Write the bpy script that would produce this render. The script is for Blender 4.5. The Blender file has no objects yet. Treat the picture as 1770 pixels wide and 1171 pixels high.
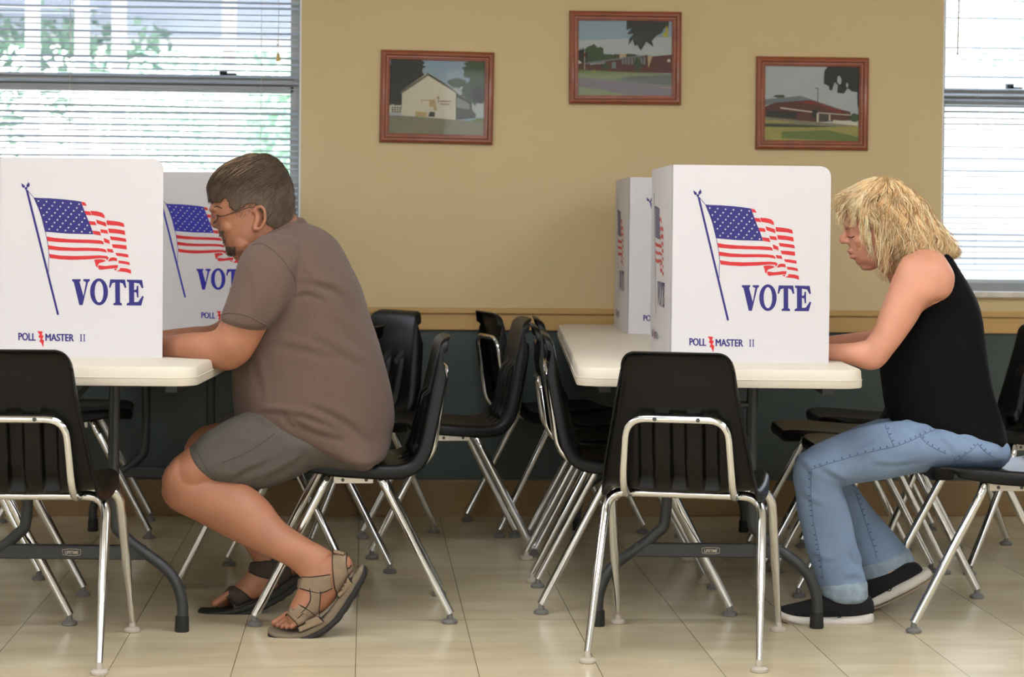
import bpy, math, random
from math import sin, cos, pi, radians, sqrt
from mathutils import Vector, Matrix, Euler, noise
V = Vector
# ------------------------------------------------------------------ camera
FPX, CAMH, YAW, PITCH, ROLL = 3600.0, 1.11, radians(4), radians(1.3), 0.010
PY0 = 391 + FPX * math.tan(PITCH)
scene = bpy.context.scene
COL = scene.collection
cam_d = bpy.data.cameras.new('camera')
cam = bpy.data.objects.new('camera', cam_d)
COL.objects.link(cam)
cam_d.sensor_width = 36.0
cam_d.lens = FPX / 1770 * 36
cam_d.shift_y = (PY0 - 585.5) / 1770
RC = Matrix.Rotation(pi/2 - PITCH, 3, 'X') @ Matrix.Rotation(ROLL, 3, 'Z')
RW = Matrix.Rotation(-YAW, 3, 'Z')
cam.matrix_world = Matrix.Translation((0, 0, CAMH)) @ (RW @ RC).to_4x4()
cam_d.clip_start = .05
cam_d.dof.use_dof = True; cam_d.dof.focus_distance = 5.8; cam_d.dof.aperture_fstop = 5.0
scene.camera = cam
# ------------------------------------------------------------------ view, world, lights
scene.view_settings.view_transform = 'Standard'
scene.view_settings.look = 'None'
scene.view_settings.gamma = 1
scene.view_settings.use_curve_mapping = False
scene.view_settings.exposure = 0.08
w = bpy.data.worlds.new('sky'); scene.world = w; w.use_nodes = True
nt = w.node_tree
sk = nt.nodes.new('ShaderNodeTexSky'); sk.sky_type = 'NISHITA'
sk.sun_disc = False; sk.sun_elevation = radians(50); sk.sun_rotation = radians(200); sk.dust_density = 3
bg = nt.nodes['Background']; bg.inputs[1].default_value = 2.2
hs = nt.nodes.new('ShaderNodeHueSaturation'); hs.inputs['Saturation'].default_value = .38   # hazy sky
nt.links.new(sk.outputs[0], hs.inputs['Color']); nt.links.new(hs.outputs[0], bg.inputs[0])

LAMP_POWER = 14.8     # emission of the ceiling diffusers
def area(name, loc, rot, sx, sy, power, col=(1, 1, 1)):
    l = bpy.data.lights.new(name, 'AREA'); l.shape = 'RECTANGLE'; l.size = sx; l.size_y = sy
    l.energy = power; l.color = col
    o = bpy.data.objects.new(name, l); COL.objects.link(o); o.location = loc; o.rotation_euler = rot
    return o
# daylight through the window openings of the wall behind the camera
area('window_daylight', (-2.2, -2.9, 1.75), (radians(78), 0, 0), 2.2, 1.5, 70, (.90, .95, 1))
area('window_daylight', (1.8, -2.9, 1.75), (radians(78), 0, 0), 2.2, 1.5, 70, (.90, .95, 1))

# ------------------------------------------------------------------ pixel helpers
def C(px, py, D):
    """point in the camera-aligned floor frame (X right, D ahead, z up) seen at a pixel"""
    d = RC @ V(((px - 885) / FPX, -(py - PY0) / FPX, -1))
    t = D / d.y
    return V((d.x * t, D, CAMH + d.z * t))
def W(p):
    return RW @ V(p)
# ------------------------------------------------------------------ materials
def lin(c):
    return tuple(((v/255)/12.92 if v/255 <= .04045 else ((v/255+.055)/1.055)**2.4) for v in c) + (1,)
def mat(name, col, rough=.5, metal=0, bump=0, bscale=200, var=0, vscale=8, spec=.5, stretch=None, sheen=0, sss=0, coat=0, bdist=.001):
    m = bpy.data.materials.new(name); m.use_nodes = True
    n = m.node_tree.nodes; l = m.node_tree.links; b = n['Principled BSDF']
    c = lin(col)
    b.inputs['Base Color'].default_value = c
    b.inputs['Roughness'].default_value = rough
    b.inputs['Metallic'].default_value = metal
    b.inputs['Specular IOR Level'].default_value = spec
    if sheen: b.inputs['Sheen Weight'].default_value = sheen
    if coat: b.inputs['Coat Weight'].default_value = coat; b.inputs['Coat Roughness'].default_value = .1
    if sss:
        b.inputs['Subsurface Weight'].default_value = sss; b.inputs['Subsurface Radius'].default_value = (.012, .004, .002)
        b.inputs['Subsurface Scale'].default_value = 1
    tc = n.new('ShaderNodeTexCoord')
    src = tc.outputs['Object']
    if stretch:
        mp = n.new('ShaderNodeMapping'); mp.inputs['Scale'].default_value = stretch
        l.new(src, mp.inputs[0]); src = mp.outputs[0]
    if var:
        t = n.new('ShaderNodeTexNoise'); t.inputs['Scale'].default_value = vscale; t.inputs['Detail'].default_value = 5
        l.new(src, t.inputs['Vector'])
        r = n.new('ShaderNodeValToRGB')
        r.color_ramp.elements[0].position = .3; r.color_ramp.elements[1].position = .7
        r.color_ramp.elements[0].color = tuple(v*(1-var) for v in c[:3]) + (1,)
        r.color_ramp.elements[1].color = tuple(min(1, v*(1+var)) for v in c[:3]) + (1,)
        l.new(t.outputs[0], r.inputs[0]); l.new(r.outputs[0], b.inputs['Base Color'])
    if bump:
        t = n.new('ShaderNodeTexNoise'); t.inputs['Scale'].default_value = bscale; t.inputs['Detail'].default_value = 4
        l.new(src, t.inputs['Vector'])
        bp = n.new('ShaderNodeBump'); bp.inputs['Strength'].default_value = bump; bp.inputs['Distance'].default_value = bdist
        l.new(t.outputs[0], bp.inputs['Height']); l.new(bp.outputs[0], b.inputs['Normal'])
    return m
def emit(name, col, s):
    m = bpy.data.materials.new(name); m.use_nodes = True
    n = m.node_tree.nodes; b = n['Principled BSDF']
    b.inputs['Base Color'].default_value = lin(col)
    b.inputs['Emission Color'].default_value = lin(col); b.inputs['Emission Strength'].default_value = s
    return m
# ------------------------------------------------------------------ mesh builder
def cr(pts, k=6, closed=False):
    """Catmull-Rom through tuples of any length"""
    n = len(pts); out = []
    rng = range(n if closed else n-1)
    for i in rng:
        p0 = pts[(i-1) % n] if closed or i > 0 else pts[i]
        p1 = pts[i]; p2 = pts[(i+1) % n]
        p3 = pts[(i+2) % n] if closed or i+2 < n else pts[(i+1) % n]
        for j in range(k):
            t = j/k
            out.append(tuple(.5*(2*b + (c-a)*t + (2*a-5*b+4*c-d)*t*t + (3*b-a-3*c+d)*t**3) for a, b, c, d in zip(p0, p1, p2, p3)))
    if not closed: out.append(tuple(pts[-1]))
    return out
def fillet(pts, r, k=6):
    pts = [V(p) for p in pts]; out = [pts[0]]
    for i in range(1, len(pts)-1):
        p, a, b = pts[i], pts[i-1], pts[i+1]
        rr = r[i-1] if isinstance(r, (list, tuple)) else r
        da = (a-p).normalized(); db = (b-p).normalized()
        d = min(rr, (a-p).length*.49, (b-p).length*.49)
        s, e = p+da*d, p+db*d
        for j in range(k+1):
            t = j/k
            out.append(s*(1-t)**2 + p*2*t*(1-t) + e*t*t)
    out.append(pts[-1]); return out
class M:
    def __init__(s): s.v = []; s.f = []; s.m = []
    def add(s, vs, fs, mi=0):
        o = len(s.v); s.v += [tuple(v) for v in vs]
        s.f += [tuple(i+o for i in f) for f in fs]; s.m += [mi]*len(fs)
    def box(s, x0, x1, y0, y1, z0, z1, mi=0):
        vs = [(x, y, z) for z in (z0, z1) for y in (y0, y1) for x in (x0, x1)]
        s.add(vs, [(0,2,3,1),(4,5,7,6),(0,1,5,4),(2,6,7,3),(0,4,6,2),(1,3,7,5)], mi)
    def loft(s, rings, mi=0, cap=True, closed=False):
        n = len(rings[0]); vs = [p for r in rings for p in r]; fs = []
        R = len(rings)
        for i in range(R if closed else R-1):
            a, b = i*n, ((i+1) % R)*n
            for j in range(n):
                k = (j+1) % n
                fs.append((a+j, a+k, b+k, b+j))
        if cap and not closed:
            fs.append(tuple(reversed(range(n)))); fs.append(tuple(range((R-1)*n, R*n)))
        s.add(vs, fs, mi)
    def tube(s, pts, r, n=10, mi=0, closed=False, flat=1.0, up=None):
        pts = [V(p) for p in pts]; N = len(pts)
        rr = r if isinstance(r, (list, tuple)) else [r]*N
        if len(rr) != N: rr = [rr[0] + (rr[-1]-rr[0])*i/(N-1) for i in range(N)]
        rings = []; u = None
        for i in range(N):
            a = pts[(i-1) % N] if closed or i > 0 else pts[i]
            b = pts[(i+1) % N] if closed or i < N-1 else pts[i]
            t = (b-a)
            t = t.normalized() if t.length > 1e-9 else V((0, 0, 1))
            if up is not None: u = V(up)
            elif u is None: u = V((0, 0, 1)) if abs(t.z) < .9 else V((1, 0, 0))
            u = (u - t*u.dot(t)); u = u.normalized() if u.length > 1e-6 else t.orthogonal().normalized()
            w_ = t.cross(u)
            rings.append([pts[i] + (u*cos(2*pi*j/n)*flat + w_*sin(2*pi*j/n))*rr[i] for j in range(n)])
        s.loft(rings, mi, True, closed)
    def lathe(s, prof, c=(0, 0, 0), n=20, mi=0):
        c = V(c)
        s.loft([[c + V((r*cos(2*pi*j/n), r*sin(2*pi*j/n), z)) for j in range(n)] for r, z in prof], mi)
    def prism(s, poly, o, ux, uy, d, mi=0):
        """polygon in plane o+ux,uy extruded by vector d"""
        o, ux, uy, d = V(o), V(ux), V(uy), V(d); n = len(poly)
        A = [o + ux*p[0] + uy*p[1] for p in poly]
        s.add(A + [a + d for a in A], [tuple(reversed(range(n))), tuple(range(n, 2*n))] + [(i, (i+1) % n, n+(i+1) % n, n+i) for i in range(n)], mi)
    def flatpoly(s, poly, o, ux, uy, mi=0):
        o, ux, uy = V(o), V(ux), V(uy)
        s.add([o + ux*p[0] + uy*p[1] for p in poly], [tuple(range(len(poly)))], mi)
    def sphere(s, c, r, n=16, mi=0, sc=(1, 1, 1)):
        c = V(c)
        s.loft([[c + V((r*sc[0]*sin(a)*cos(2*pi*j/n), r*sc[1]*sin(a)*sin(2*pi*j/n), r*sc[2]*cos(a))) for j in range(n)] for a in [pi*(i+.02)/(n//2)*.998 for i in range(n//2+1)]], mi)
    def mesh(s, name):
        me = bpy.data.meshes.new(name); me.from_pydata(s.v, [], s.f)
        me.polygons.foreach_set('material_index', s.m); me.update()
        return me
    def build(s, name, mats, parent=None, smooth=True, bevel=0, angle=40):
        me = s.mesh(name)
        for m in (mats if isinstance(mats, (list, tuple)) else [mats]): me.materials.append(m)
        return link(name, me, parent, smooth, bevel, angle)
def fixn(me):
    import bmesh
    bm = bmesh.new(); bm.from_mesh(me); bmesh.ops.recalc_face_normals(bm, faces=bm.faces); bm.to_mesh(me); bm.free()
def link(name, me, parent=None, smooth=True, bevel=0, angle=40, fix=True):
    if fix: fixn(me)
    o = bpy.data.objects.new(name, me); COL.objects.link(o)
    if parent: o.parent = parent
    if smooth:
        me.shade_smooth(); me.set_sharp_from_angle(angle=radians(angle))
    if bevel:
        b = o.modifiers.new('b', 'BEVEL'); b.width = bevel; b.segments = 2; b.limit_method = 'ANGLE'; b.angle_limit = radians(40)
        b.harden_normals = False
    return o
def empty(name, loc=(0, 0, 0), rz=0, label=None, cat=None, group=None):
    o = bpy.data.objects.new(name, None); COL.objects.link(o); o.empty_display_size = .1
    o.location = loc; o.rotation_euler = (0, 0, rz); tag(o, label, cat, group); return o
def tag(o, label=None, cat=None, group=None, kind=None):
    if label: o['label'] = label
    if cat: o['category'] = cat
    if group: o['group'] = group
    if kind: o['kind'] = kind
    return o
def things_at(name, X, D, z=0, yaw=0, **k):
    return empty(name, W((X, D, z)), yaw - YAW, **k)
def copy_tree(o, parent=None):
    c = o.copy(); COL.objects.link(c); c.parent = parent
    for ch in list(o.children): copy_tree(ch, c)
    return c
def text_mesh(txt, bold=0.0):
    cu = bpy.data.curves.new('t', 'FONT'); cu.body = txt; cu.size = 1; cu.offset = bold; cu.resolution_u = 4
    o = bpy.data.objects.new('t', cu); COL.objects.link(o)
    dg = bpy.context.evaluated_depsgraph_get()
    me = bpy.data.meshes.new_from_object(o.evaluated_get(dg))
    vs = [v.co.copy() for v in me.vertices]; fs = [tuple(p.vertices) for p in me.polygons]
    bpy.data.objects.remove(o); bpy.data.curves.remove(cu); bpy.data.meshes.remove(me)
    x0 = min(v.x for v in vs); x1 = max(v.x for v in vs); y0 = min(v.y for v in vs); y1 = max(v.y for v in vs)
    return [((v.x-x0)/(x1-x0), (v.y-y0)/(y1-y0)) for v in vs], fs
# ------------------------------------------------------------------ shared materials
YW = 7.93
m_wall = mat('tan wall paint', (206, 184, 142), .75, bump=.25, bscale=260, var=.035, vscale=1.2)
m_green = mat('dark green wainscot', (56, 68, 66), .5, var=.08, vscale=2, bump=.15, bscale=120)
m_rail = mat('tan wooden rail', (188, 150, 90), .45, var=.06, vscale=3, stretch=(1, 8, 30))
m_base = mat('brown vinyl baseboard', (128, 100, 62), .5, var=.06, vscale=3)
m_ceil = mat('white ceiling tile', (225, 222, 214), .9, bump=.3, bscale=90)
m_white = mat('white painted trim', (222, 224, 226), .5)
m_alu = mat('grey aluminium frame', (150, 150, 148), .4, .6, var=.05, vscale=4)
m_slat = mat('pale blind slat', (182, 192, 204), .5)
m_cord = mat('blind cord', (196, 186, 172), .8)
m_tan = mat('wooden tassel', (205, 170, 105), .5)
m_marble = mat('pale marble sill', (205, 195, 185), .35, var=.12, vscale=25)
m_dark = mat('dark latch', (60, 62, 60), .5)
def glass_mat(name='window glass', tint=(1, 1, 1), gl=.06):
    m = bpy.data.materials.new(name); m.use_nodes = True
    n = m.node_tree.nodes; l = m.node_tree.links
    for x in list(n):
        if x.type == 'BSDF_PRINCIPLED': n.remove(x)
    t = n.new('ShaderNodeBsdfTransparent'); t.inputs[0].default_value = tint + (1,)
    g = n.new('ShaderNodeBsdfGlossy'); g.inputs['Roughness'].default_value = .03
    mx = n.new('ShaderNodeMixShader'); mx.inputs[0].default_value = gl
    l.new(t.outputs[0], mx.inputs[1]); l.new(g.outputs[0], mx.inputs[2]); l.new(mx.outputs[0], n['Material Output'].inputs[0])
    return m
m_glass = glass_mat()
def floor_mat():
    m = bpy.data.materials.new('vinyl floor tile'); m.use_nodes = True
    n = m.node_tree.nodes; l = m.node_tree.links; b = n['Principled BSDF']
    tc = n.new('ShaderNodeTexCoord')
    mp = n.new('ShaderNodeMapping'); mp.inputs['Location'].default_value = (.019/.3048, -5.83/.3048, 0)
    mp.inputs['Scale'].default_value = (1/.3048,)*3
    l.new(tc.outputs['Object'], mp.inputs[0])
    br = n.new('ShaderNodeTexBrick'); br.offset = 0; br.inputs['Scale'].default_value = 1
    br.inputs['Brick Width'].default_value = 1; br.inputs['Row Height'].default_value = 1
    br.inputs['Mortar Size'].default_value = .003; br.inputs['Mortar Smooth'].default_value = .2
    br.inputs['Color1'].default_value = lin((212, 198, 168)); br.inputs['Color2'].default_value = lin((203, 188, 158))
    br.inputs['Mortar'].default_value = lin((176, 163, 134))
    l.new(mp.outputs[0], br.inputs[0])
    # streaky marbling
    m2 = n.new('ShaderNodeMapping'); m2.inputs['Scale'].default_value = (3, 9, 1); l.new(tc.outputs['Object'], m2.inputs[0])
    ns = n.new('ShaderNodeTexNoise'); ns.inputs['Scale'].default_value = 1.4; ns.inputs['Detail'].default_value = 8
    l.new(m2.outputs[0], ns.inputs['Vector'])
    rp = n.new('ShaderNodeValToRGB'); rp.color_ramp.elements[0].position = .2; rp.color_ramp.elements[1].position = .85
    rp.color_ramp.elements[0].color = (.80, .79, .76, 1); rp.color_ramp.elements[1].color = (1.03, 1.03, 1.03, 1)
    l.new(ns.outputs[0], rp.inputs[0])
    mx = n.new('ShaderNodeMix'); mx.data_type = 'RGBA'; mx.blend_type = 'MULTIPLY'; mx.inputs[0].default_value = 1
    l.new(br.outputs['Color'], mx.inputs[6]); l.new(rp.outputs[0], mx.inputs[7])
    # dark seams running away from the camera side
    b2 = n.new('ShaderNodeTexBrick'); b2.offset = 0; b2.inputs['Scale'].default_value = 1; b2.inputs['Brick Width'].default_value = 1; b2.inputs['Row Height'].default_value = 4000
    b2.inputs['Mortar Size'].default_value = .0032; b2.inputs['Mortar Smooth'].default_value = .2
    b2.inputs['Color1'].default_value = b2.inputs['Color2'].default_value = (1, 1, 1, 1); b2.inputs['Mortar'].default_value = (.28, .25, .2, 1)
    l.new(mp.outputs[0], b2.inputs[0])
    m6 = n.new('ShaderNodeMix'); m6.data_type = 'RGBA'; m6.blend_type = 'MULTIPLY'; m6.inputs[0].default_value = 1
    l.new(mx.outputs[2], m6.inputs[6]); l.new(b2.outputs['Color'], m6.inputs[7]); mx = m6
    # scuffs
    sc = n.new('ShaderNodeTexNoise'); sc.inputs['Scale'].default_value = 75; sc.inputs['Detail'].default_value = 3; l.new(tc.outputs['Object'], sc.inputs['Vector'])
    r3 = n.new('ShaderNodeValToRGB'); r3.color_ramp.elements[0].position = .80; r3.color_ramp.elements[1].position = .86
    r3.color_ramp.elements[0].color = (1, 1, 1, 1); r3.color_ramp.elements[1].color = (.7, .66, .58, 1)
    l.new(sc.outputs[0], r3.inputs[0])
    m4 = n.new('ShaderNodeMix'); m4.data_type = 'RGBA'; m4.blend_type = 'MULTIPLY'; m4.inputs[0].default_value = 1
    l.new(mx.outputs[2], m4.inputs[6]); l.new(r3.outputs[0], m4.inputs[7]); l.new(m4.outputs[2], b.inputs['Base Color'])
    n5 = n.new('ShaderNodeTexNoise'); n5.inputs['Scale'].default_value = 5; n5.inputs['Detail'].default_value = 5; l.new(tc.outputs['Object'], n5.inputs['Vector'])
    mr = n.new('ShaderNodeMapRange'); mr.inputs[3].default_value = .16; mr.inputs[4].default_value = .36
    b.inputs['Roughness'].default_value = .26
    bp = n.new('ShaderNodeBump'); bp.inputs['Strength'].default_value = .12; bp.inputs['Distance'].default_value = .004
    wv = n.new('ShaderNodeTexNoise'); wv.inputs['Scale'].default_value = 4; l.new(tc.outputs['Object'], wv.inputs['Vector'])
    l.new(wv.outputs[0], bp.inputs['Height']); l.new(bp.outputs[0], b.inputs['Normal'])
    b.inputs['Specular IOR Level'].default_value = .45
    return m
# ------------------------------------------------------------------ room shell
m_wall2 = mat('off white wall paint', (214, 210, 202), .8, var=.03, vscale=1.5)
XL, XR, YB, ZC = -4.2, 5.0, -3.0, 2.75
def st(o): o['kind'] = 'structure'; return o
b = M(); b.box(XL, XR, YB, YW+.3, -.1, 0); st(b.build('floor', floor_mat(), smooth=False))
b = M(); b.box(XL, XR, YB, YW+.3, ZC, ZC+.1); st(b.build('ceiling', m_ceil, smooth=False))
b = M(); b.box(XL-.15, XL, YB, YW+.3, 0, ZC); st(b.build('wall_left', m_wall2, smooth=False))
b = M(); b.box(XR, XR+.15, YB, YW+.3, 0, ZC); st(b.build('wall_right', m_wall2, smooth=False))
b = M(); b.box(XL, XR, YB-.15, YB, 0, ZC); st(b.build('wall_front', m_wall2, smooth=False))
def wallpt(px, py):
    """world point on the back wall plane y=YW"""
    d = RW @ RC @ V(((px-885)/FPX, -(py-PY0)/FPX, -1)); t = YW/d.y
    return V((0, 0, CAMH)) + d*t
W1R = wallpt(520, 200).x; W2L = wallpt(1628, 250).x
W1L = W1R - 1.75; W2R = W2L + 1.75
WZ0 = .873; WZ1 = 2.35
ZR0 = .712; ZR1 = .797; ZB = .138
b = M()
for x0, x1 in ((XL, W1L), (W1R, W2L), (W2R, XR)): b.box(x0, x1, YW, YW+.22, ZR1-.02, ZC)
for x0, x1 in ((W1L, W1R), (W2L, W2R)):
    b.box(x0, x1, YW, YW+.22, ZR1-.02, WZ0-.02); b.box(x0, x1, YW, YW+.22, WZ1, ZC)
b.box(XL, XR, YW+.012, YW+.22, 0, ZR1-.02)
st(b.build('wall_back', m_wall, smooth=False))
b = M(); b.box(XL, XR, YW-.002, YW+.012, ZB-.01, ZR0+.02); o = st(b.build('trim_1', m_green, smooth=False)); o['label'] = 'dark green wainscot panel below the chair rail'
b = M(); b.box(XL, XR, YW-.028, YW+.005, ZR1-.022, ZR1); b.box(XL, XR, YW-.02, YW+.005, ZR0, ZR1-.026); b.box(XL, XR, YW-.014, YW+.005, ZR1-.03, ZR1-.02)
o = st(b.build('trim_2', m_rail, smooth=False, bevel=.003)); o['label'] = 'tan wooden chair rail along the wall'
b = M(); b.box(XL, XR, YW-.012, YW+.012, 0, ZB); st(b.build('baseboard_back', m_base, smooth=False, bevel=.003))
# ceiling lights
m_diff = emit('lit diffuser', (246, 250, 255), LAMP_POWER)
m_hous = mat('white fixture frame', (230, 230, 228), .5)
lx = 0
for (x, y) in ((-2.6, .4), (.2, .4), (3.0, .4), (-2.6, 2.5), (.2, 2.5), (3.0, 2.5), (-2.6, 4.6), (.2, 4.6), (3.0, 4.6)):
    t = empty('ceiling_light', (x, y, ZC-.05), 0, 'white ceiling light panel with lit diffuser', 'ceiling light', 'ceiling light panels')
    b = M()
    for a in ((-.62, .62, -.32, -.29), (-.62, .62, .29, .32), (-.62, -.59, -.29, .29), (.59, .62, -.29, .29)): b.box(*a, 0, .05)
    b.build('light_frame', m_hous, t, smooth=False)
    b = M(); b.box(-.59, .59, -.29, .29, .005, .02); b.build('diffuser', m_diff, t, smooth=False)
# ------------------------------------------------------------------ windows
def window(n, x0, x1, rail_z, jside):
    t = empty('window_%d' % n, (x0, YW, WZ0)); st(t)
    w_ = x1-x0; H = WZ1-WZ0; rz = rail_z-WZ0
    b = M()   # white lined opening
    b.box(0, .006, .0, .2, 0, H); b.box(w_-.006, w_, .0, .2, 0, H); b.box(0, w_, .0, .2, H-.006, H)
    b.build('window_jamb', m_white, t, smooth=False)
    b = M()
    f0, f1 = .12, .17
    b.box(.006, .045, f0, f1, 0, H); b.box(w_-.045, w_-.006, f0, f1, 0, H)
    b.box(.006, w_-.006, f0, f1, 0, .035); b.box(.006, w_-.006, f0, f1, H-.035, H)
    b.build('window_frame', m_alu, t, smooth=False, bevel=.002)
    b = M()
    b.box(.03, w_-.03, f0-.012, f1+.01, rz-.022, rz+.016); b.box(.03, w_-.03, f0+.0, f1, rz-.05, rz-.022)
    b.box(.03, w_-.03, f0-.02, f0, rz-.002, rz+.008)
    b.build('meeting_rail', m_alu, t, smooth=False, bevel=.003)
    b = M()
    for xx in (.3, w_-.3): b.box(xx-.014, xx+.014, f0-.016, f0+.012, rz+.016, rz+.034); b.box(xx-.004, xx+.05, f0-.016, f0, rz+.016, rz+.022)
    b.build('sash_latch', m_dark, t, smooth=False)
    b = M(); b.box(.04, w_-.04, .142, .146, .03, H-.03); b.build('window_glass', m_glass, t, smooth=False)
    b = M(); b.box(-.03, w_+.03, -.03, .2, -.022, 0); b.build('window_sill', m_marble, t, smooth=False, bevel=.004)
    return t
window(1, W1L, W1R, wallpt(300, 132).z, 1)
window(2, W2L, W2R, wallpt(1700, 156).z, -1)
def blind(x0, x1, zb, label, cords, tassel, wand, pitch):
    t = empty('venetian_blind', ((x0+x1)/2, YW+.07, zb), 0, label, 'window blind', 'venetian blinds')
    hw = (x1-x0)/2; H = WZ1-.03-zb
    b = M(); z = .03; rnd = random.Random(int(x1*100)+5); i = 0
    while z < H:
        N = 10; rows = []; ph = rnd.uniform(0, 6); am = rnd.uniform(.0004, .0022); tilt = rnd.uniform(-.0025, .0015)
        for k in range(N+1):
            x = -hw + 2*hw*k/N; zz = z + am*sin(ph + k*.7)
            rows.append([(x, -.0123, zz-.0036+tilt), (x, 0, zz+.0014), (x, .0123, zz+.0024-tilt), (x, .0123, zz+.0018-tilt), (x, 0, zz+.0007), (x, -.0123, zz-.0043+tilt)])
        b.loft(rows); z += pitch; i += 1
    b.build('blind_slats', m_slat, t, smooth=False)
    b = M(); b.box(-hw, hw, -.013, .013, 0, .016); b.build('bottom_rail', m_slat, t, smooth=False, bevel=.003)
    b = M(); b.box(-hw, hw, -.02, .02, H, H+.03); b.build('head_rail', m_slat, t, smooth=False, bevel=.002)
    for cx in cords:
        b = M(); b.tube([(cx, -.0135, 0), (cx+.003, -.0135, H*.5), (cx, -.0135, H)], .0009, 6); b.tube([(cx, .0135, 0), (cx, .0135, H)], .0008, 6)
        b.build('ladder_cord', m_cord, t)
    if tassel:
        cx, zt = tassel; cx -= (x0+x1)/2; zt -= zb
        b = M(); b.tube([(cx, -.022, zt), (cx+.001, -.022, zt+.3), (cx, -.02, H)], .0012, 6)
        for dz in (.045, .062): b.sphere((cx-.002, -.022, zt+dz), .005, 8, sc=(1, 1, .7))
        c = b.build('pull_cord', m_cord, t)
        b = M(); b.lathe([(.003, .014), (.006, .010), (.009, -.014), (.007, -.018)], (cx, -.022, zt), 12); b.build('cord_tassel', m_tan, c)
    if wand:
        cx, zt = wand; cx -= (x0+x1)/2; zt -= zb
        b = M(); b.tube([(cx, -.024, zt), (cx+.006, -.022, H)], .0042, 8); b.build('tilt_wand', m_cord, t)
    return t
p = wallpt(480, 96); q = wallpt(1661, 95)
blind(W1L+.012, W1R-.012, WZ0+.015, 'wide white venetian blind in the left window behind the voting booths', (-.55, .0, .72), (p.x, p.z), None, .0235)
blind(W2L+.012, W2R-.012, wallpt(1700, 492).z+.004, 'white venetian blind in the right window behind the blonde woman', (-.72, .0, .6), None, (q.x, q.z), .0228)
# ------------------------------------------------------------------ outdoors
m_grass = mat('mown grass', (190, 200, 175), .9, var=.15, vscale=3)
m_post = mat('white porch post', (245, 245, 245), .6)
m_soff = mat('pale blue porch ceiling', (148, 154, 182), .8)
m_leaf = mat('pale green foliage', (132, 166, 144), .8, var=.3, vscale=3)
m_bark = mat('tree bark', (120, 105, 90), .9, bump=.5, bscale=20)
b = M(); b.box(-40, 50, YW+.35, 70, -.5, -.3); st(b.build('lawn', m_grass, smooth=False))
b = M(); b.box(-12, 12, YW+.4, 19, -.3, -.02); st(b.build('porch_slab', mat('porch concrete', (150, 150, 146), .8, var=.1, vscale=4), smooth=False))
t = empty('porch_roof', (-1.3, YW+.5, 2.62), 0, 'pale porch roof with a beam outside the left window', 'porch roof')
b = M(); b.box(-2.6, 1.9, 0, 9.9, .1, .2); b.build('soffit', m_soff, t, smooth=False)
b = M(); b.box(-2.6, 1.9, 9.7, 9.9, .0, .1); b.build('beam', m_post, t, smooth=False)
for i, px in enumerate((56, 141, 205, 395)):
    P = C(px, 200, 14.2); P = W(P)
    t = empty('porch_post', (P.x, P.y, -.02), 0, ['slim white porch post at the far left of the left window', 'white porch post second from the left through the left window',
        'white porch post third from the left through the left window', 'white porch post behind the right part of the left window'][i], 'post', 'white porch posts')
    b = M(); b.box(-.045, .045, -.045, .045, 0, 2.74); b.build('post_shaft', m_post, t, smooth=False, bevel=.006)
    b = M(); b.box(-.07, .07, -.07, .07, 0, .12); b.build('post_base', m_post, t, smooth=False)
def tree(x, y, hc, r, n, seed, label):
    rnd = random.Random(seed)
    t = empty('leafy_tree', (x, y, -.3), 0, label, 'tree', 'trees outside the windows')
    b = M(); b.tube([(0, 0, 0), (.05, .02, hc*.5), (0, 0, hc)], [.16, .08], 10); b.build('trunk', m_bark, t)
    b = M()
    for i in range(n):
        a = rnd.gauss(0, 1), rnd.gauss(0, 1), rnd.gauss(0, 1); L = sqrt(sum(q*q for q in a)); k = r*rnd.uniform(.45, 1)/L
        c = V((a[0]*k, a[1]*k, hc+a[2]*k*.85))
        u = V((rnd.gauss(0, 1), rnd.gauss(0, 1), rnd.gauss(0, 1))).normalized(); w_ = u.orthogonal().normalized(); s = rnd.uniform(.04, .09)
        b.add([c-u*s, c+w_*s*.5, c+u*s, c-w_*s*.5], [(0, 1, 2, 3)])
    b.build('foliage', m_leaf, t, smooth=False)
tree(-3.6, 17, 3.6, 2.2, 6000, 1, 'large leafy tree seen through the upper left of the left window')
tree(.1, 21, 2.4, 1.9, 5200, 2, 'round leafy tree behind the right half of the left window')
tree(-1.7, 25, 3.2, 1.8, 3600, 3, 'distant leafy tree in the middle of the left window')
tree(9.2, 26, 4.0, 1.6, 3000, 4, 'leafy tree at the upper right of the right window')
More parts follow.
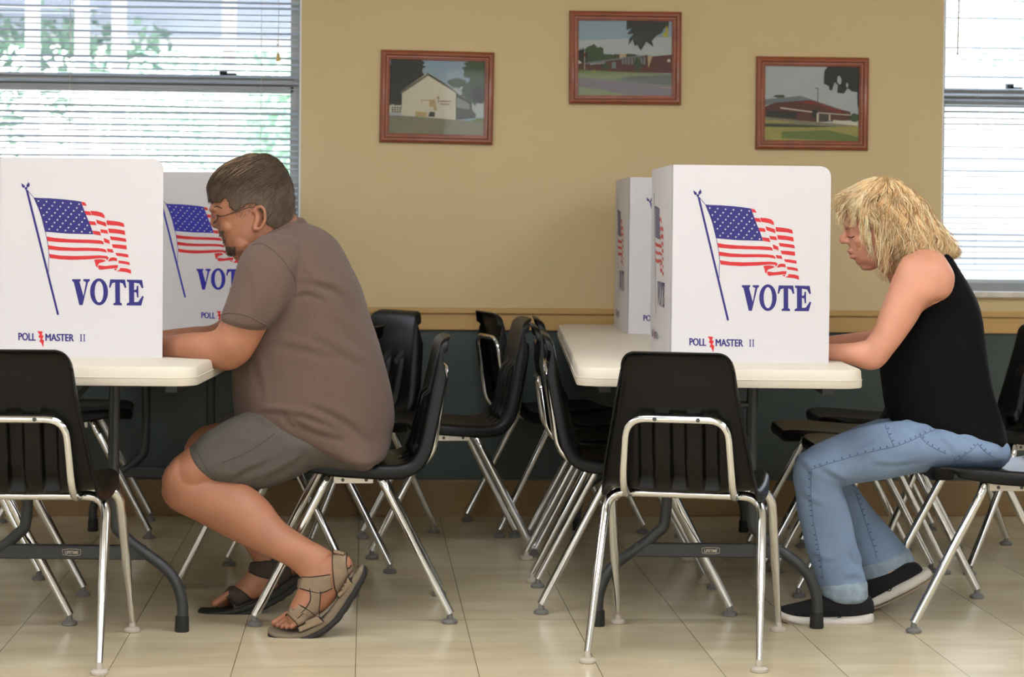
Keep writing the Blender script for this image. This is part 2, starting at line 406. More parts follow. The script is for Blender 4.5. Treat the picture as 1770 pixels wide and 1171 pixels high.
# ------------------------------------------------------------------ chairs
m_plast = mat('black chair plastic', (7, 6, 5), .40, bump=.12, bscale=700, bdist=.0005, spec=.24)
m_chrome = mat('chrome steel', (216, 217, 219), .11, 1.0, bump=.02, bscale=60)
m_glide = mat('grey chair glide', (110, 108, 105), .6)
m_glidew = mat('pale chair glide', (178, 168, 155), .6)
m_plate = mat('steel seat bracket', (190, 183, 172), .35, .8)
m_rivet = mat('steel rivet', (200, 198, 192), .3, 1.0)
def shell_mesh(modelA):
    key = [(.206, .414), (.210, .436), (.192, .453), (.10, .452), (0, .445), (-.10, .440), (-.152, .449), (-.178, .482), (-.193, .54), (-.210, .62), (-.226, .70), (-.238, .755), (-.250, .785), (-.274, .795)]
    prof = cr(key, 4); kA, kB = 8, len(prof)-5
    N = len(prof); L = [0]
    for a, b_ in zip(prof, prof[1:]): L.append(L[-1] + sqrt((a[0]-b_[0])**2 + (a[1]-b_[1])**2))
    tot = L[-1]; sA, sB = L[kA], L[kB]; NU = 104
    def at(s):
        s = min(max(s, 0), tot*.99999); i = 0
        while L[i+1] < s: i += 1
        f = (s-L[i])/(L[i+1]-L[i]); a, c = prof[i], prof[i+1]
        t = (c[0]-a[0], c[1]-a[1]); l_ = sqrt(t[0]**2+t[1]**2) or 1
        return (a[0]+t[0]*f, a[1]+t[1]*f), (t[0]/l_, t[1]/l_)
    W_ = [(0, .172), (.06, .190), (.12, .205), (.30, .210), (.45, .206), (.60, .189), (.75, .170), (.90, .151), (1, .140)]
    def width(s):
        f = min(max(s/tot, 0), 1)
        for (a, wa), (b2, wb) in zip(W_, W_[1:]):
            if f <= b2: return wa + (wb-wa)*(f-a)/(b2-a)
        return .14
    b = M(); vs = []
    for i in range(N):
        hw = width(L[i]); f = L[i]/tot
        for j in range(NU+1):
            u = -1 + 2*j/NU; au = abs(u); fl = .88; k = 0
            if au < fl: ax = au/fl*(hw-.012)
            else:
                k = (au-fl)/(1-fl); ax = hw-.012 + .012*sin(min(1, k*1.7)*pi/2)
            x = math.copysign(ax, u)
            def drop(r, wend):
                e = min(1, max(0, (ax/hw*wend-(wend-r))/r)); return r*(1-sqrt(max(0, 1-e*e)))
            dA, dB = drop(.040, .185), drop(.038, .145)
            s = L[i]
            if s <= sA:
                (y, z), t = at(s); p0, _ = at(sA); p1, _ = at(sA+dA); y += p1[0]-p0[0]; z += p1[1]-p0[1]; lip = 1-s/sA
            elif s >= sB:
                (y, z), t = at(s); p0, _ = at(sB); p1, _ = at(sB-dB); y += p1[0]-p0[0]; z += p1[1]-p0[1]; lip = (s-sB)/(tot-sB)
            else:
                s2 = sA+dA + (s-sA)*(sB-sA-dA-dB)/(sB-sA); (y, z), t = at(s2); lip = 0
            ty, tz = t
            ny, nz = -tz, ty        # away from the sitter: down under the seat, rearward behind the back
            off = k**1.25*(.010+(.024 if modelA else .029)*min(1, max(0, (sB-s)/.075))*min(1, .62+max(0, (s-sA)/.30)))*(1-.5*lip)
            e = ax/hw; off += .010*(1-e**2)*(1-lip)*min(1, max(0, (1-f)/.12))
            if f < .5: off += .004*(1-e**2)
            if .495 < f < .765:
                for gx in (-.083, 0, .083):
                    d = abs(x-gx)
                    if d < .023:
                        g = min(1, (.023-d)/.006)
                        off += (-.017*g*min(1, (.765-f)/.018) if f > .535 else .011*g*min(1, (f-.495)/.01))
            vs.append((x, y + ny*off, z + nz*off))
    n1 = NU+1
    b.add(vs, [(i*n1+j, i*n1+j+1, (i+1)*n1+j+1, (i+1)*n1+j) for i in range(N-1) for j in range(NU)])
    me = b.mesh('seat_shell'); me.materials.append(m_plast)
    return me
def chair_parts(root, A):
    me = shell_mesh(A)
    o = link('seat_shell', me, root, True, angle=60)
    s = o.modifiers.new('s', 'SOLIDIFY'); s.thickness = .005; s.offset = 0
    r = .0125
    gl = m_glidew if A else m_glide
    fy = .27; ty = .07
    for sgn, nm in ((-1, 'rear_leg_frame'), (1, 'front_leg_frame')):
        wf = .218 if sgn < 0 else .224; wt = .203 if sgn < 0 else .215
        y0, y1 = sgn*fy, sgn*ty; zt = .415
        pts = [(-wf, y0, .028), (-wt, y1, zt), (wt, y1, zt), (wf, y0, .028)]
        pts = fillet(pts, [.055, .055], 7)
        n = len(pts)
        full = [pts[0], V(pts[0]).lerp(V(pts[1]), .42), V(pts[0]).lerp(V(pts[1]), .5)] + pts[1:-1] + [V(pts[-1]).lerp(V(pts[-2]), .5), V(pts[-1]).lerp(V(pts[-2]), .42), pts[-1]]
        rr = [r]*len(full)
        if A: rr[0] = rr[-1] = .0085; rr[1] = rr[-2] = .0108
        b = M(); b.tube(full, rr, 14); b.build(nm, m_chrome, root, angle=60)
        for s2 in (-1, 1):
            b = M(); x = s2*wf
            b.lathe([(.0195, 0), (.0215, .002), (.0215, .008), (.017, .0125), (.009, .014), (.0085, .022), (.007, .032)], (x, y0, 0), 18)
            b.build('glide', gl, root)
    for s2 in (-1, 1):
        b = M(); x = s2*.182; b.box(x-.003, x+.003, -.055, .055, .388, .426)
        b.box(x-.012, x+.012, -.055, .055, .422, .426)
        pl = b.build('seat_bracket', m_plate, root, smooth=False, bevel=.001)
        for y in (-.035, .03):
            b = M(); b.tube([(x+s2*.003, y, .398), (x+s2*.005, y, .398)], .005, 10); b.build('rivet', m_dark, pl)
    zu = .625 if A else .705; hu = .128
    yb = -.243 if A else -.256
    def by(z): return -.195 - (z-.45)*.155 - .022
    pts = [(-hu-.012, -.10, .417), (-hu-.012, -.165, .419), (-hu-.012, by(.47)-.002, .462), (-hu, by(zu)-.002, zu), (hu, by(zu)-.002, zu), (hu+.012, by(.47)-.002, .462), (hu+.012, -.165, .419), (hu+.012, -.10, .417)]
    b = M(); b.tube(fillet(pts, [.03, .04, .05, .05, .04, .03], 6), .0105, 12); u = b.build('back_support', m_chrome, root, angle=60)
    for x in (-.055, .055):
        b = M(); b.tube([(x, by(zu)-.014, zu), (x, by(zu)-.011, zu)], .0055, 10); b.build('rivet', m_dark, u)
        b = M(); b.tube([(x, by(zu)+.012, zu), (x, by(zu)+.0145, zu)], .0045, 10); b.build('rivet', m_rivet, root)
chA = empty('school_chair'); chair_parts(chA, True)
chB = empty('school_chair'); chair_parts(chB, False)
used = {}
def place_chair(model, X, D, yaw, label, group):
    src = chA if model == 'A' else chB
    if used.get(model): src = copy_tree(src)
    used[model] = 1
    src.location = W((X, D, 0)); src.rotation_euler = (0, 0, radians(yaw)-YAW)
    tag(src, label, 'chair', group); return src
g1 = 'black plastic chairs drawn up around the left table'; g2 = 'black plastic chairs drawn up around the right table'; g3 = 'black chairs standing between the two tables'
CHAIRS = [
 ('A', .470, 5.498, -11.7, 'black shell chair seen from behind in front of the right table', g2),
 ('A', -1.231, 5.34, 2.5, 'black shell chair seen from behind at the left edge of the picture', g1),
 ('B', -.455, 5.973, 96, 'black chair the man in the brown shirt sits on', g3),
 ('B', 1.379, 5.95, 92, 'black chair the blonde woman sits on', g2),
 ('B', -.688, 6.455, 78.5, 'black chair on the far side of the seated man, mostly hidden behind him', g3),
 ('B', -.219, 7.148, 97.9, 'empty black chair facing left in profile between the tables, bracket visible', g3),
 ('B', -.62, 7.48, 130, 'black chair turned towards the camera against the wall behind the man', g3),
 ('B', .161, 7.681, -73.5, 'black chair facing right nearest the wall, left of the right table', g3),
 ('B', .361, 6.16, -89.4, 'black chair nearest the camera tucked under the left side of the right table', g2),
 ('A', .335, 6.70, -88, 'middle black chair tucked under the left side of the right table', g2),
 ('B', .35, 7.20, -88, 'farthest black chair tucked under the left side of the right table', g2),
 ('B', -1.503, 5.895, -83, 'black chair facing right on the left side of the left table, nearest one', g1),
 ('B', -1.74, 6.63, -86, 'black chair facing right on the left side of the left table, second one', g1),
 ('B', -1.568, 7.465, -80.6, 'black chair facing right under the far end of the left table', g1),
 ('B', 1.14, 6.48, 91, 'black chair just behind the blonde woman, dark seat front by her knee', g2),
 ('B', 1.10, 6.96, 90, 'black chair two behind the blonde woman, seat front pointing left', g2),
 ('B', 1.29, 7.46, 90, 'farthest black chair behind the blonde woman, under the window end', g2),
 ('B', 1.62, 7.02, 118, 'black chair at the right edge with its curved back front showing', g2),
]
for c in CHAIRS: place_chair(*c)
# ------------------------------------------------------------------ tables
m_table = mat('cream moulded tabletop', (208, 199, 184), .5, bump=.12, bscale=350, bdist=.0005)
m_tleg = mat('charcoal table steel', (44, 46, 48), .42, bump=.1, bscale=500, bdist=.0003)
m_cap = mat('black rubber cap', (22, 22, 22), .6)
m_lab = mat('silver label print', (190, 180, 165), .5)
LT, LF = text_mesh('LIFETIME', .03)
def table(X, D0, label):
    """near edge at distance D0, long axis away from the camera"""
    L = 2.42; hw = .38
    t = things_at('folding_table', X, D0+L/2, label=label, cat='table', group='cream folding tables')
    hl = L/2
    def ring(inset, z, r=.065):
        out = []
        for cx, cy, a0 in ((hw-r, hl-r, 0), (-hw+r, hl-r, 90), (-hw+r, -hl+r, 180), (hw-r, -hl+r, 270)):
            for k in range(9):
                a = radians(a0 + k*90/8); out.append((cx + (r-inset)*cos(a), cy + (r-inset)*sin(a), z))
        return out
    b = M()
    b.loft([ring(.02, .690), ring(.002, .690), ring(0, .694), ring(0, .7095), ring(-.0012, .7105), ring(-.0012, .712), ring(.001, .713), ring(.0025, .7335), ring(.006, .7385), ring(.013, .7405)])
    b.build('tabletop', m_table, t, angle=35)
    for sy in (-1, 1):
        y = sy*(hl-.30)
        for sx in (-1, 1):
            pts = [(sx*.118, y, .69), (sx*.118, y, .33), (sx*.150, y, .255), (sx*.265, y, .165), (sx*.302, y, .09), (sx*.304, y, .02)]
            pts = [V(p) for p in cr(pts, 6)]
            b = M(); b.tube(pts, .0155, 12); lg = b.build('table_leg', m_tleg, t, angle=60)
            b = M(); b.lathe([(.0185, 0), (.0195, .003), (.0185, .042), (.0160, .044)], (sx*.304, y, 0), 14); b.build('foot_cap', m_cap, lg)
        b = M(); b.box(-.205, .205, y-sy*-.0-.012, y+.012, .195, .234); cb = b.build('crossbar', m_tleg, t, smooth=False, bevel=.004)
        if sy < 0:
            b = M(); yy = y-.0128
            q = [(-.0385, .009), (-.015, .0115), (.015, .0115), (.0385, .009), (.0365, -.008), (.015, -.0105), (-.015, -.0105), (-.0365, -.008)]
            o_ = (.006, yy, .2145); ux, uy = (.66, 0, 0), (0, 0, .85)
            for i in range(8):
                a, c_ = q[i], q[(i+1) % 8]; s_ = .87
                b.flatpoly([a, c_, (c_[0]*(1-.04), c_[1]*s_), (a[0]*(1-.04), a[1]*s_)], o_, ux, uy)
            b.add([V(o_)+V(((v[0]-.5)*.036, -.0001, (v[1]-.5)*.0088)) for v in LT], LF)
            b.build('badge', m_lab, cb, smooth=False)
        b = M(); b.tube([(-.118, y, .62), (.118, y, .62)], .010, 10); b.tube([(0, y-sy*.01, .62), (0, y-sy*.45, .685)], .008, 10); b.build('folding_brace', m_tleg, t)
        b = M(); b.tube([(-.2, y, .678), (.2, y, .678)], .013, 10); b.build('hinge_bar', m_tleg, t)
    for sx in (-1, 1):
        b = M(); b.box(sx*.30-.015, sx*.30+.015, -hl+.12, hl-.12, .665, .692); b.build('side_beam', m_tleg, t, smooth=False)
    return t
table(.553, 5.47, 'cream plastic folding table in front of the blonde woman, long side going to the wall')
table(-1.19, 5.33, 'cream plastic folding table at the left where the man leans his arm')
# ------------------------------------------------------------------ voting booths
m_booth = mat('white corrugated plastic', (203, 199, 202), .5)
m_blue = mat('navy blue print', (26, 18, 108), .5)
m_red = mat('red print', (196, 28, 34), .5)
m_pw = mat('white print', (203, 199, 202), .45)
m_blue2 = mat('bright blue print', (30, 30, 150), .5)
m_blue_slant = mat('navy print paled by slant', (62, 52, 100), .5)  # navy ink with the paleness of a slanting view put into its colour
def c5(pts): return [(1040+x/3.002, 270+y/3.002) for x, y in pts]
def c3(pts): return [(1170+x/4.504, 300+y/4.504) for x, y in pts]
def art():
    """print shapes as (material index, polygon) with u to the right and v up in metres from the fold's foot"""
    A = []
    def line(pts, w):
        out = []; 
        for i in range(len(pts)-1):
            (x0, y0), (x1, y1) = pts[i], pts[i+1]; dx, dy = x1-x0, y1-y0; l_ = sqrt(dx*dx+dy*dy); nx, ny = -dy/l_*w/2, dx/l_*w/2
            A.append((0, [(x0+nx, y0+ny), (x1+nx, y1+ny), (x1-nx, y1-ny), (x0-nx, y0-ny)]))
    p = c5([(492, 213), (643, 853)]); line(p, 3.6)
    line(c5([(497, 216), (527, 252)]), 1.0)
    line(c5([(527, 252), (560, 330), (583, 428), (592, 470), (601, 545), (598, 580), (597, 632)]), .9)
    A.append((0, c3([(112, 130), (122, 138), (138, 150), (140, 162), (128, 168), (116, 158)])))
    A.append((0, c3([(165, 120), (170, 132), (176, 140), (172, 156), (160, 164), (150, 158), (152, 140), (158, 138)])))
    A.append((0, c3([(136, 166), (150, 160), (160, 168), (150, 180), (138, 180)])))
    A.append((1, c3([(156, 144), (166, 140), (168, 150), (160, 158)])) if 0 else (0, c3([(140, 172), (150, 170), (156, 186), (146, 188)])))
    A.append((0, c3([(204, 241), (240, 245), (330, 248), (430, 256), (500, 264), (560, 273), (580, 330), (610, 410), (633, 465), (652, 526), (600, 524), (540, 522), (450, 519), (380, 513), (330, 508), (288, 505), (272, 430), (250, 360), (225, 290)])))
    st_ = []
    rows = [((239, 269), (546, 293), 6), ((281, 300), (528, 322), 5), ((259, 323), (567, 350), 6), ((302, 355), (547, 375), 5), ((278, 377), (586, 402), 6), ((320, 408), (567, 430), 5), ((298, 430), (606, 457), 6), ((341, 463), (587, 484), 5), ((319, 485), (626, 511), 6)]
    for (x0, y0), (x1, y1), n in rows:
        for i in range(n):
            x = x0+(x1-x0)*i/(n-1); y = y0+(y1-y0)*i/(n-1)
            st_.append(c3([(x + (8.5 if k % 2 == 0 else 4)*sin(k*pi/5), y - (8.5 if k % 2 == 0 else 4)*cos(k*pi/5)) for k in range(10)]))
    R = [
     [(297, 541), (360, 552), (460, 561), (560, 565), (640, 567), (700, 571), (722, 578), (731, 602), (700, 598), (620, 593), (520, 590), (400, 586), (306, 577)],
     [(306, 608), (400, 622), (500, 628), (600, 628), (680, 630), (725, 636), (745, 645), (751, 665), (700, 655), (620, 652), (520, 653), (400, 650), (313, 641)],
     [(317, 675), (400, 688), (500, 692), (600, 690), (700, 687), (750, 692), (766, 703), (755, 728), (745, 712), (700, 709), (600, 718), (480, 722), (400, 717), (322, 708)],
     [(561, 273), (590, 281), (604, 306), (572, 303)], [(585, 345), (628, 350), (638, 381), (596, 375)], [(616, 422), (665, 428), (676, 456), (628, 452)], [(643, 496), (700, 504), (710, 535), (655, 526)],
     [(630, 345), (680, 348), (720, 360), (735, 378), (740, 403), (700, 388), (640, 377)], [(672, 412), (745, 434), (751, 467), (720, 456), (680, 443)], [(703, 486), (755, 493), (763, 521), (708, 513)],
     [(728, 552), (770, 570), (776, 599), (733, 587)], [(752, 635), (795, 641), (804, 667), (757, 660)],
     [(750, 418), (800, 422), (850, 430), (880, 440), (887, 470), (840, 460), (754, 453)], [(762, 480), (830, 486), (888, 497), (893, 531), (840, 520), (770, 514)], [(775, 541), (840, 548), (895, 558), (901, 585), (850, 577), (783, 568)],
     [(789, 601), (840, 604), (900, 611), (903, 642), (850, 635), (798, 628)], [(815, 668), (860, 671), (912, 680), (915, 704), (870, 697), (826, 690)], [(837, 727), (880, 731), (920, 740), (926, 763), (880, 753), (842, 748)],
     [(852, 784), (900, 788), (930, 799), (934, 829), (890, 815), (822, 809), (845, 800)],
     [(655, 722), (690, 716), (720, 718), (745, 728), (730, 737), (695, 747), (680, 765), (684, 784), (668, 770), (663, 745)], [(686, 763), (740, 770), (800, 762), (835, 762), (832, 785), (780, 790), (700, 798), (687, 790)],
     [(760, 735), (775, 707), (800, 702), (826, 708), (830, 732), (800, 728)], [(805, 792), (828, 790), (820, 803), (808, 800)]]
    for r in R: A.append((1, c3(r)))
    for s_ in st_: A.append((2, s_))
    # VOTE
    Vl = [(487, 870), (552, 870), (552, 884), (543, 890), (572, 1000), (592, 893), (572, 884), (572, 870), (622, 870), (620, 885), (608, 893), (565, 1070), (540, 1070), (500, 893), (488, 885)]
    A.append((0, c3(Vl)))
    def ell(cx, cy, a, b_, n=28): return [(cx+a*cos(2*pi*i/n), cy+b_*sin(2*pi*i/n)) for i in range(n)]
    eo, ei = ell(690, 968, 68, 104), ell(690, 968, 33, 82)
    for i in range(28): A.append((0, c3([eo[i], eo[(i+1) % 28], ei[(i+1) % 28], ei[i]])))
    A.append((0, c3([(775, 872), (888, 874), (896, 936), (885, 940), (870, 905), (848, 896), (848, 1050), (862, 1058), (862, 1072), (797, 1071), (797, 1058), (812, 1050), (812, 895), (790, 902), (775, 938), (765, 934)])))
    A.append((0, c3([(901, 874), (1016, 877), (1025, 938), (1014, 942), (995, 905), (955, 898), (955, 955), (972, 950), (975, 922), (987, 922), (987, 1012), (976, 1012), (972, 975), (955, 970), (955, 1048), (985, 1046), (1016, 1000), (1027, 1004), (1008, 1074), (897, 1073), (898, 1058), (916, 1050), (916, 896), (901, 889)])))
    # lightning bolt
    A.append((1, c5([(537, 936), (565, 938), (560, 955), (569, 962), (561, 978), (571, 984), (566, 1020), (556, 995), (547, 990), (553, 975), (542, 965), (549, 955)])))
    # II
    for x in (752, 768):
        A.append((0, c5([(x, 953), (x+11, 953), (x+11, 956), (x+8, 957), (x+8, 987), (x+11, 988), (x+11, 990), (x, 990), (x, 988), (x+3, 987), (x+3, 957), (x, 956)])))
    T = []
    for txt, x0, x1, y0, y1 in (('POLL', 441, 530, 984, 946), ('MASTER', 577, 722, 988, 951)):
        vs, fs = text_mesh(txt)
        for dx, dy in ((-1.6, 0), (0, .8), (1.6, 0), (0, -.8)):
            T.append((c5([(x0+2+(x1-x0-4)*a+dx, y0+(y1-y0)*c_ + (3*(a-.5))+dy) for a, c_ in vs]), fs))
    return A, T
ART, ARTT = art()
def uv(p):
    x, y = p; xl = 1158 - 5*(y-287)/338
    return ((x-xl)/627/.975, (628.5 + .012*(x-1435) - y)/627)
def print_mesh(skew, ux, uy, o, n, mats, dark=False):
    b = M(); ux, uy, o, n = V(ux), V(uy), V(o), V(n)
    NL = len(ART) - 3
    for ii, (mi, poly) in enumerate(ART):
        sh = ux*(skew if ii >= NL else 0)
        lift = n*(.0006 if mi < 2 else .0010)
        b.flatpoly([uv(p) for p in poly], o+lift+sh, ux, uy, mi)
    for ti, (vs, fs) in enumerate(ARTT):
        b.add([o+n*(.0006+.00006*(ti % 4))+ux*skew+ux*uv(p)[0]+uy*uv(p)[1] for p in vs], fs, 0)
    return b
def booth(Xf, D0, w_, ang, label, group='white cardboard voting booths', depth=.54, lean=-.035, logo=0, ink=None):
    """Xf,D0: foot of the fold between the camera-side panel and the end panel; open side to the right"""
    H = .543; r = .03; th = .004
    t = things_at('voting_booth', Xf, D0, .7405, label=label, cat='voting booth', group=group)
    def panel(name, ux, L, ndir, o=(0, 0, 0), rounded=True):
        poly = [(0, 0), (L, 0)] + ([(L-r+r*cos(a), H-r+r*sin(a)) for a in [pi/2*k/6 for k in range(7)]] if rounded else [(L, H)]) + [(0, H)]
        b = M(); b.prism(poly, o, ux, (0, 0, 1), V(ndir)*th); return b.build(name, m_booth, t, smooth=False)
    a = radians(ang)
    ux = V((cos(a), sin(a), 0)); n = V((sin(a), -cos(a), 0))
    p1 = panel('side_panel', ux, w_, -n)
    print_mesh(logo, ux*(w_/.45), (0, 0, 1), (0, 0, 0), n, None).build('printed_flag', [ink or m_blue, m_red, m_pw], p1, smooth=False)
    back = V((lean, 1, 0)).normalized()
    p2 = panel('end_panel', back, depth, (1, 0, 0), rounded=False)
    # on the end panel the print runs from the far corner towards the camera
    far = back*depth
    print_mesh(0, -back*1.0, (0, 0, 1), far, V((-1, 0, 0)), None).build('printed_flag', [m_blue_slant, m_red, m_pw], p2, smooth=False)
    p3 = panel('side_panel', ux, w_, n, o=far)
    return t
booth(.4375, 5.74, .4386, 0, 'white voting booth with a flag and VOTE print in front of the blonde woman')
booth(.402, 7.22, .45, 0, 'white voting booth at the wall end of the right table, partly hidden')
booth(-1.398, 5.67, .447, 0, lean=-.30, label='white voting booth with a flag and VOTE print at the left edge of the picture')
booth(-1.276, 7.09, .45, 0, 'white voting booth behind the head of the man', logo=.164, ink=m_blue2)
# ------------------------------------------------------------------ framed photographs
m_frame = mat('reddish brown wood', (136, 64, 26), .4, var=.22, vscale=14, stretch=(1, 1, 1), coat=.3)
m_screw = mat('frame screw', (50, 38, 30), .4, .5)
m_pglass = glass_mat('picture glass', (1, 1, 1), .006)
PC = {'sky': (150, 175, 190), 'sky2': (188, 196, 196), 'dark': (38, 42, 34), 'leaf': (62, 82, 48), 'wht': (222, 215, 190), 'roof': (120, 112, 92), 'pave': (138, 134, 108), 'grass': (112, 128, 62),
      'brick': (96, 50, 44), 'road': (104, 88, 92), 'dry': (172, 162, 88), 'grey': (120, 130, 132), 'cream': (196, 168, 124), 'side': (70, 70, 62), 'yel': (190, 180, 60), 'red': (140, 40, 34), 'shade': (62, 72, 46)}
pk = list(PC); PM = [mat('photo print ' + k, tuple(int(v*.86) for v in PC[k]), .6, var=.12 if k not in ('sky', 'sky2', 'wht') else .03, vscale=120) for k in pk]
def picture(corners, polys, box, label, fw=.036):
    """corners: four pixels of the outer frame (tl,tr,br,bl) on the wall; polys in crop pixels, box = photo area in the crop"""
    P = [wallpt(*c) for c in corners]
    ctr = sum(P, V())/4; wv = ((P[1]-P[0])+(P[2]-P[3])).length/4; hv = ((P[3]-P[0])+(P[2]-P[1])).length/4
    ang = math.atan2(*reversed(((P[1]-P[0])+(P[2]-P[3])).xz))
    t = empty('framed_photograph', (ctr.x, YW, ctr.z), 0, label, 'picture', 'wood framed photographs on the wall')
    t.rotation_euler = (0, -ang, 0)
    b = M()
    cs = [(-wv, hv), (wv, hv), (wv, -hv), (-wv, -hv)]
    prof = [(0, -.001), (0, -.012), (.003, -.018), (.010, -.021), (.018, -.019), (.022, -.013), (.0245, -.0135), (.029, -.012), (.031, -.009), (fw-.002, -.009), (fw, -.006), (fw, -.001)]
    rings = []
    for i in range(4):
        sx, sz = cs[i][0]/wv, cs[i][1]/hv
        rings.append([(cs[i][0]-sx*d, y, cs[i][1]-sz*d) for d, y in prof])
    b.loft(rings, closed=True); b.build('picture_frame', m_frame, t, angle=30)
    x0, x1, z0, z1 = -wv+fw-.002, wv-fw+.002, -hv+fw-.002, hv-fw+.002
    b = M(); X0, Y0, X1, Y1 = box; k = 0
    for nm, poly in polys:
        cl = [(min(max((x-X0)/(X1-X0), 0), 1), 1-min(max((y-Y0)/(Y1-Y0), 0), 1)) for x, y in poly]
        b.flatpoly(cl, (x0, -.0015-.00012*k, z0), (x1-x0, 0, 0), (0, 0, z1-z0), pk.index(nm)); k += 1
    b.build('photo_print', PM, t, smooth=False)
    b = M(); b.box(x0, x1, -.0075, -.0068, z0, z1); b.build('picture_glass', m_pglass, t, smooth=False)
    for sx in (-1, 1):
        b = M(); b.tube([(sx*(wv-.010), -.0205, 0), (sx*(wv-.010), -.0222, 0)], .0022, 8); b.build('screw', m_screw, t)
    return t
def blob(cx, cy, rx, ry, seed, n=34, j=.22):
    rnd = random.Random(seed)
    return [(cx+rx*(1+rnd.uniform(-j, j))*cos(2*pi*i/n), cy+ry*(1+rnd.uniform(-j, j))*sin(2*pi*i/n)) for i in range(n)]
full = lambda B: [(B[0], B[1]), (B[2], B[1]), (B[2], B[3]), (B[0], B[3])]
B1 = (222, 205, 1215, 995)
pic1 = [('sky', full(B1)), ('sky2', [(222, 500), (1215, 430), (1215, 800), (222, 800)]),
 ('dark', blob(370, 420, 215, 255, 1)), ('dark', blob(300, 560, 150, 160, 2)), ('dark', blob(420, 280, 150, 120, 22)), ('leaf', blob(1130, 300, 140, 130, 3)), ('leaf', blob(930, 440, 95, 52, 4)), ('leaf', blob(1130, 520, 160, 140, 5)), ('dark', blob(1160, 560, 90, 90, 6)),
 ('wht', [(222, 700), (350, 690), (352, 775), (222, 772)]),
 ('pave', [(215, 800), (400, 808), (920, 832), (1215, 850), (1215, 1000), (205, 1000)]),
 ('grass', [(1070, 850), (1140, 805), (1215, 815), (1215, 852)]),
 ('side', [(915, 545), (1085, 640), (1085, 720), (1130, 770), (1120, 810), (920, 832)]),
 ('wht', [(355, 560), (622, 365), (915, 545), (918, 832), (355, 800)]),
 ('roof', [(330, 562), (610, 355), (640, 357), (940, 545), (915, 548), (622, 372), (355, 570)]),
 ('wht', [(330, 552), (605, 350), (640, 352), (935, 535), (930, 530), (622, 346)])]
for i in range(8): pic1.append(('sky2', [(930+i*17, 600+i*8), (938+i*17, 604+i*8), (938+i*17, 700+i*3), (930+i*17, 700+i*3)]))
for i in range(4):
    for j in range(3): pic1.append(('dark', [(252+i*26, 712+j*22), (270+i*26, 712+j*22), (270+i*26, 726+j*22), (252+i*26, 726+j*22)]))
pic1 += [('cream', [(552, 630), (700, 625), (722, 740), (690, 740), (680, 700), (565, 700)]), ('wht', [(566, 640), (640, 640), (640, 800), (590, 800), (585, 700), (566, 700)]),
 ('yel', [(500, 755), (612, 762), (612, 812), (500, 808)]), ('cream', [(505, 762), (608, 768), (608, 806), (505, 803)]), ('side', [(648, 755), (700, 757), (700, 806), (630, 806)]), ('wht', [(610, 700), (690, 735), (690, 745), (610, 745)]),
 ('red', [(729, 580), (735, 580), (735, 662), (729, 662)]), ('red', [(710, 602), (752, 602), (752, 608), (710, 608)])]
for i in range(9): pic1.append(('red', [(745+i*14, 633), (754+i*14, 632), (754+i*14, 645), (745+i*14, 645)]))
for i in range(7): pic1.append(('red', [(758+i*14, 666), (767+i*14, 666), (767+i*14, 678), (758+i*14, 678)]))
picture([(659, 86), (855, 91), (851, 251), (655, 246)], pic1, B1, 'leftmost framed photo of a white gabled hall with a cross')
B2 = (195, 175, 1240, 1000)
pic2 = [('sky', full(B2)), ('sky2', [(195, 400), (1240, 350), (1240, 700), (195, 700)]), ('leaf', blob(380, 570, 130, 115, 8)), ('dark', blob(230, 580, 80, 90, 9)), ('leaf', blob(560, 600, 110, 60, 10)), ('leaf', blob(780, 570, 90, 30, 11)),
 ('brick', [(195, 655), (630, 598), (960, 550), (1020, 565), (1240, 545), (1240, 750), (600, 745), (195, 720)]),
 ('grey', [(250, 648), (630, 592), (955, 548), (955, 562), (630, 606), (300, 658)]),
 ('cream', [(965, 555), (1020, 568), (975, 695)]), ('cream', [(655, 545), (728, 540), (728, 578), (655, 583)]), ('brick', [(632, 545), (655, 545), (655, 583), (632, 588)])]
for i in range(8): pic2.append(('grey', [(680+i*34, 605-i*4), (704+i*34, 601-i*4), (704+i*34, 655), (680+i*34, 658)]))
for i in range(9): pic2.append(('sky2', [(330+i*19, 652-i*2), (342+i*19, 650-i*2), (342+i*19, 664-i*2), (330+i*19, 666-i*2)]))
pic2 += [('grey', [(570, 635), (615, 630), (615, 700), (570, 705)]), ('leaf', blob(855, 660, 45, 75, 12)), ('leaf', blob(500, 680, 45, 35, 13)),
 ('grass', [(195, 720), (600, 735), (1240, 760), (1240, 900), (900, 880), (600, 830), (195, 808)]), ('shade', [(600, 825), (760, 790), (1240, 765), (1240, 885), (1000, 870), (800, 850)]),
 ('road', [(195, 808), (600, 832), (1000, 875), (1240, 890), (1240, 1000), (750, 995), (450, 935), (195, 905)]), ('grass', [(195, 905), (450, 935), (760, 1000), (195, 1000)]),
 ('wht', [(266, 510), (271, 510), (271, 718), (266, 718)]), ('red', [(258, 540), (273, 540), (273, 575), (262, 575)]), ('yel', [(374, 718), (384, 718), (384, 768), (374, 768)]), ('wht', [(1186, 596), (1216, 596), (1216, 628), (1186, 628)]), ('wht', [(195, 610), (240, 645), (195, 660)]),
 ('dark', [(730, 175), (1200, 175), (1190, 290), (1150, 250), (1120, 310), (1060, 340), (1010, 400), (1032, 465), (950, 405), (890, 505), (850, 440), (820, 455), (800, 380), (750, 450), (760, 380), (810, 320), (735, 325), (790, 260), (730, 280)]),
 ('yel', [(1165, 225), (1192, 260), (1185, 365), (1120, 335), (1165, 290)])]
for i in range(4): pic2.append(('cream', [(1130+i*24, 905), (1144+i*24, 905), (1144+i*24, 918), (1130+i*24, 918)]))
picture([(984, 19), (1178, 21), (1176, 182), (983, 180)], pic2, B2, 'middle and highest framed photo of a long brick school building')
B3 = (215, 200, 1228, 998)
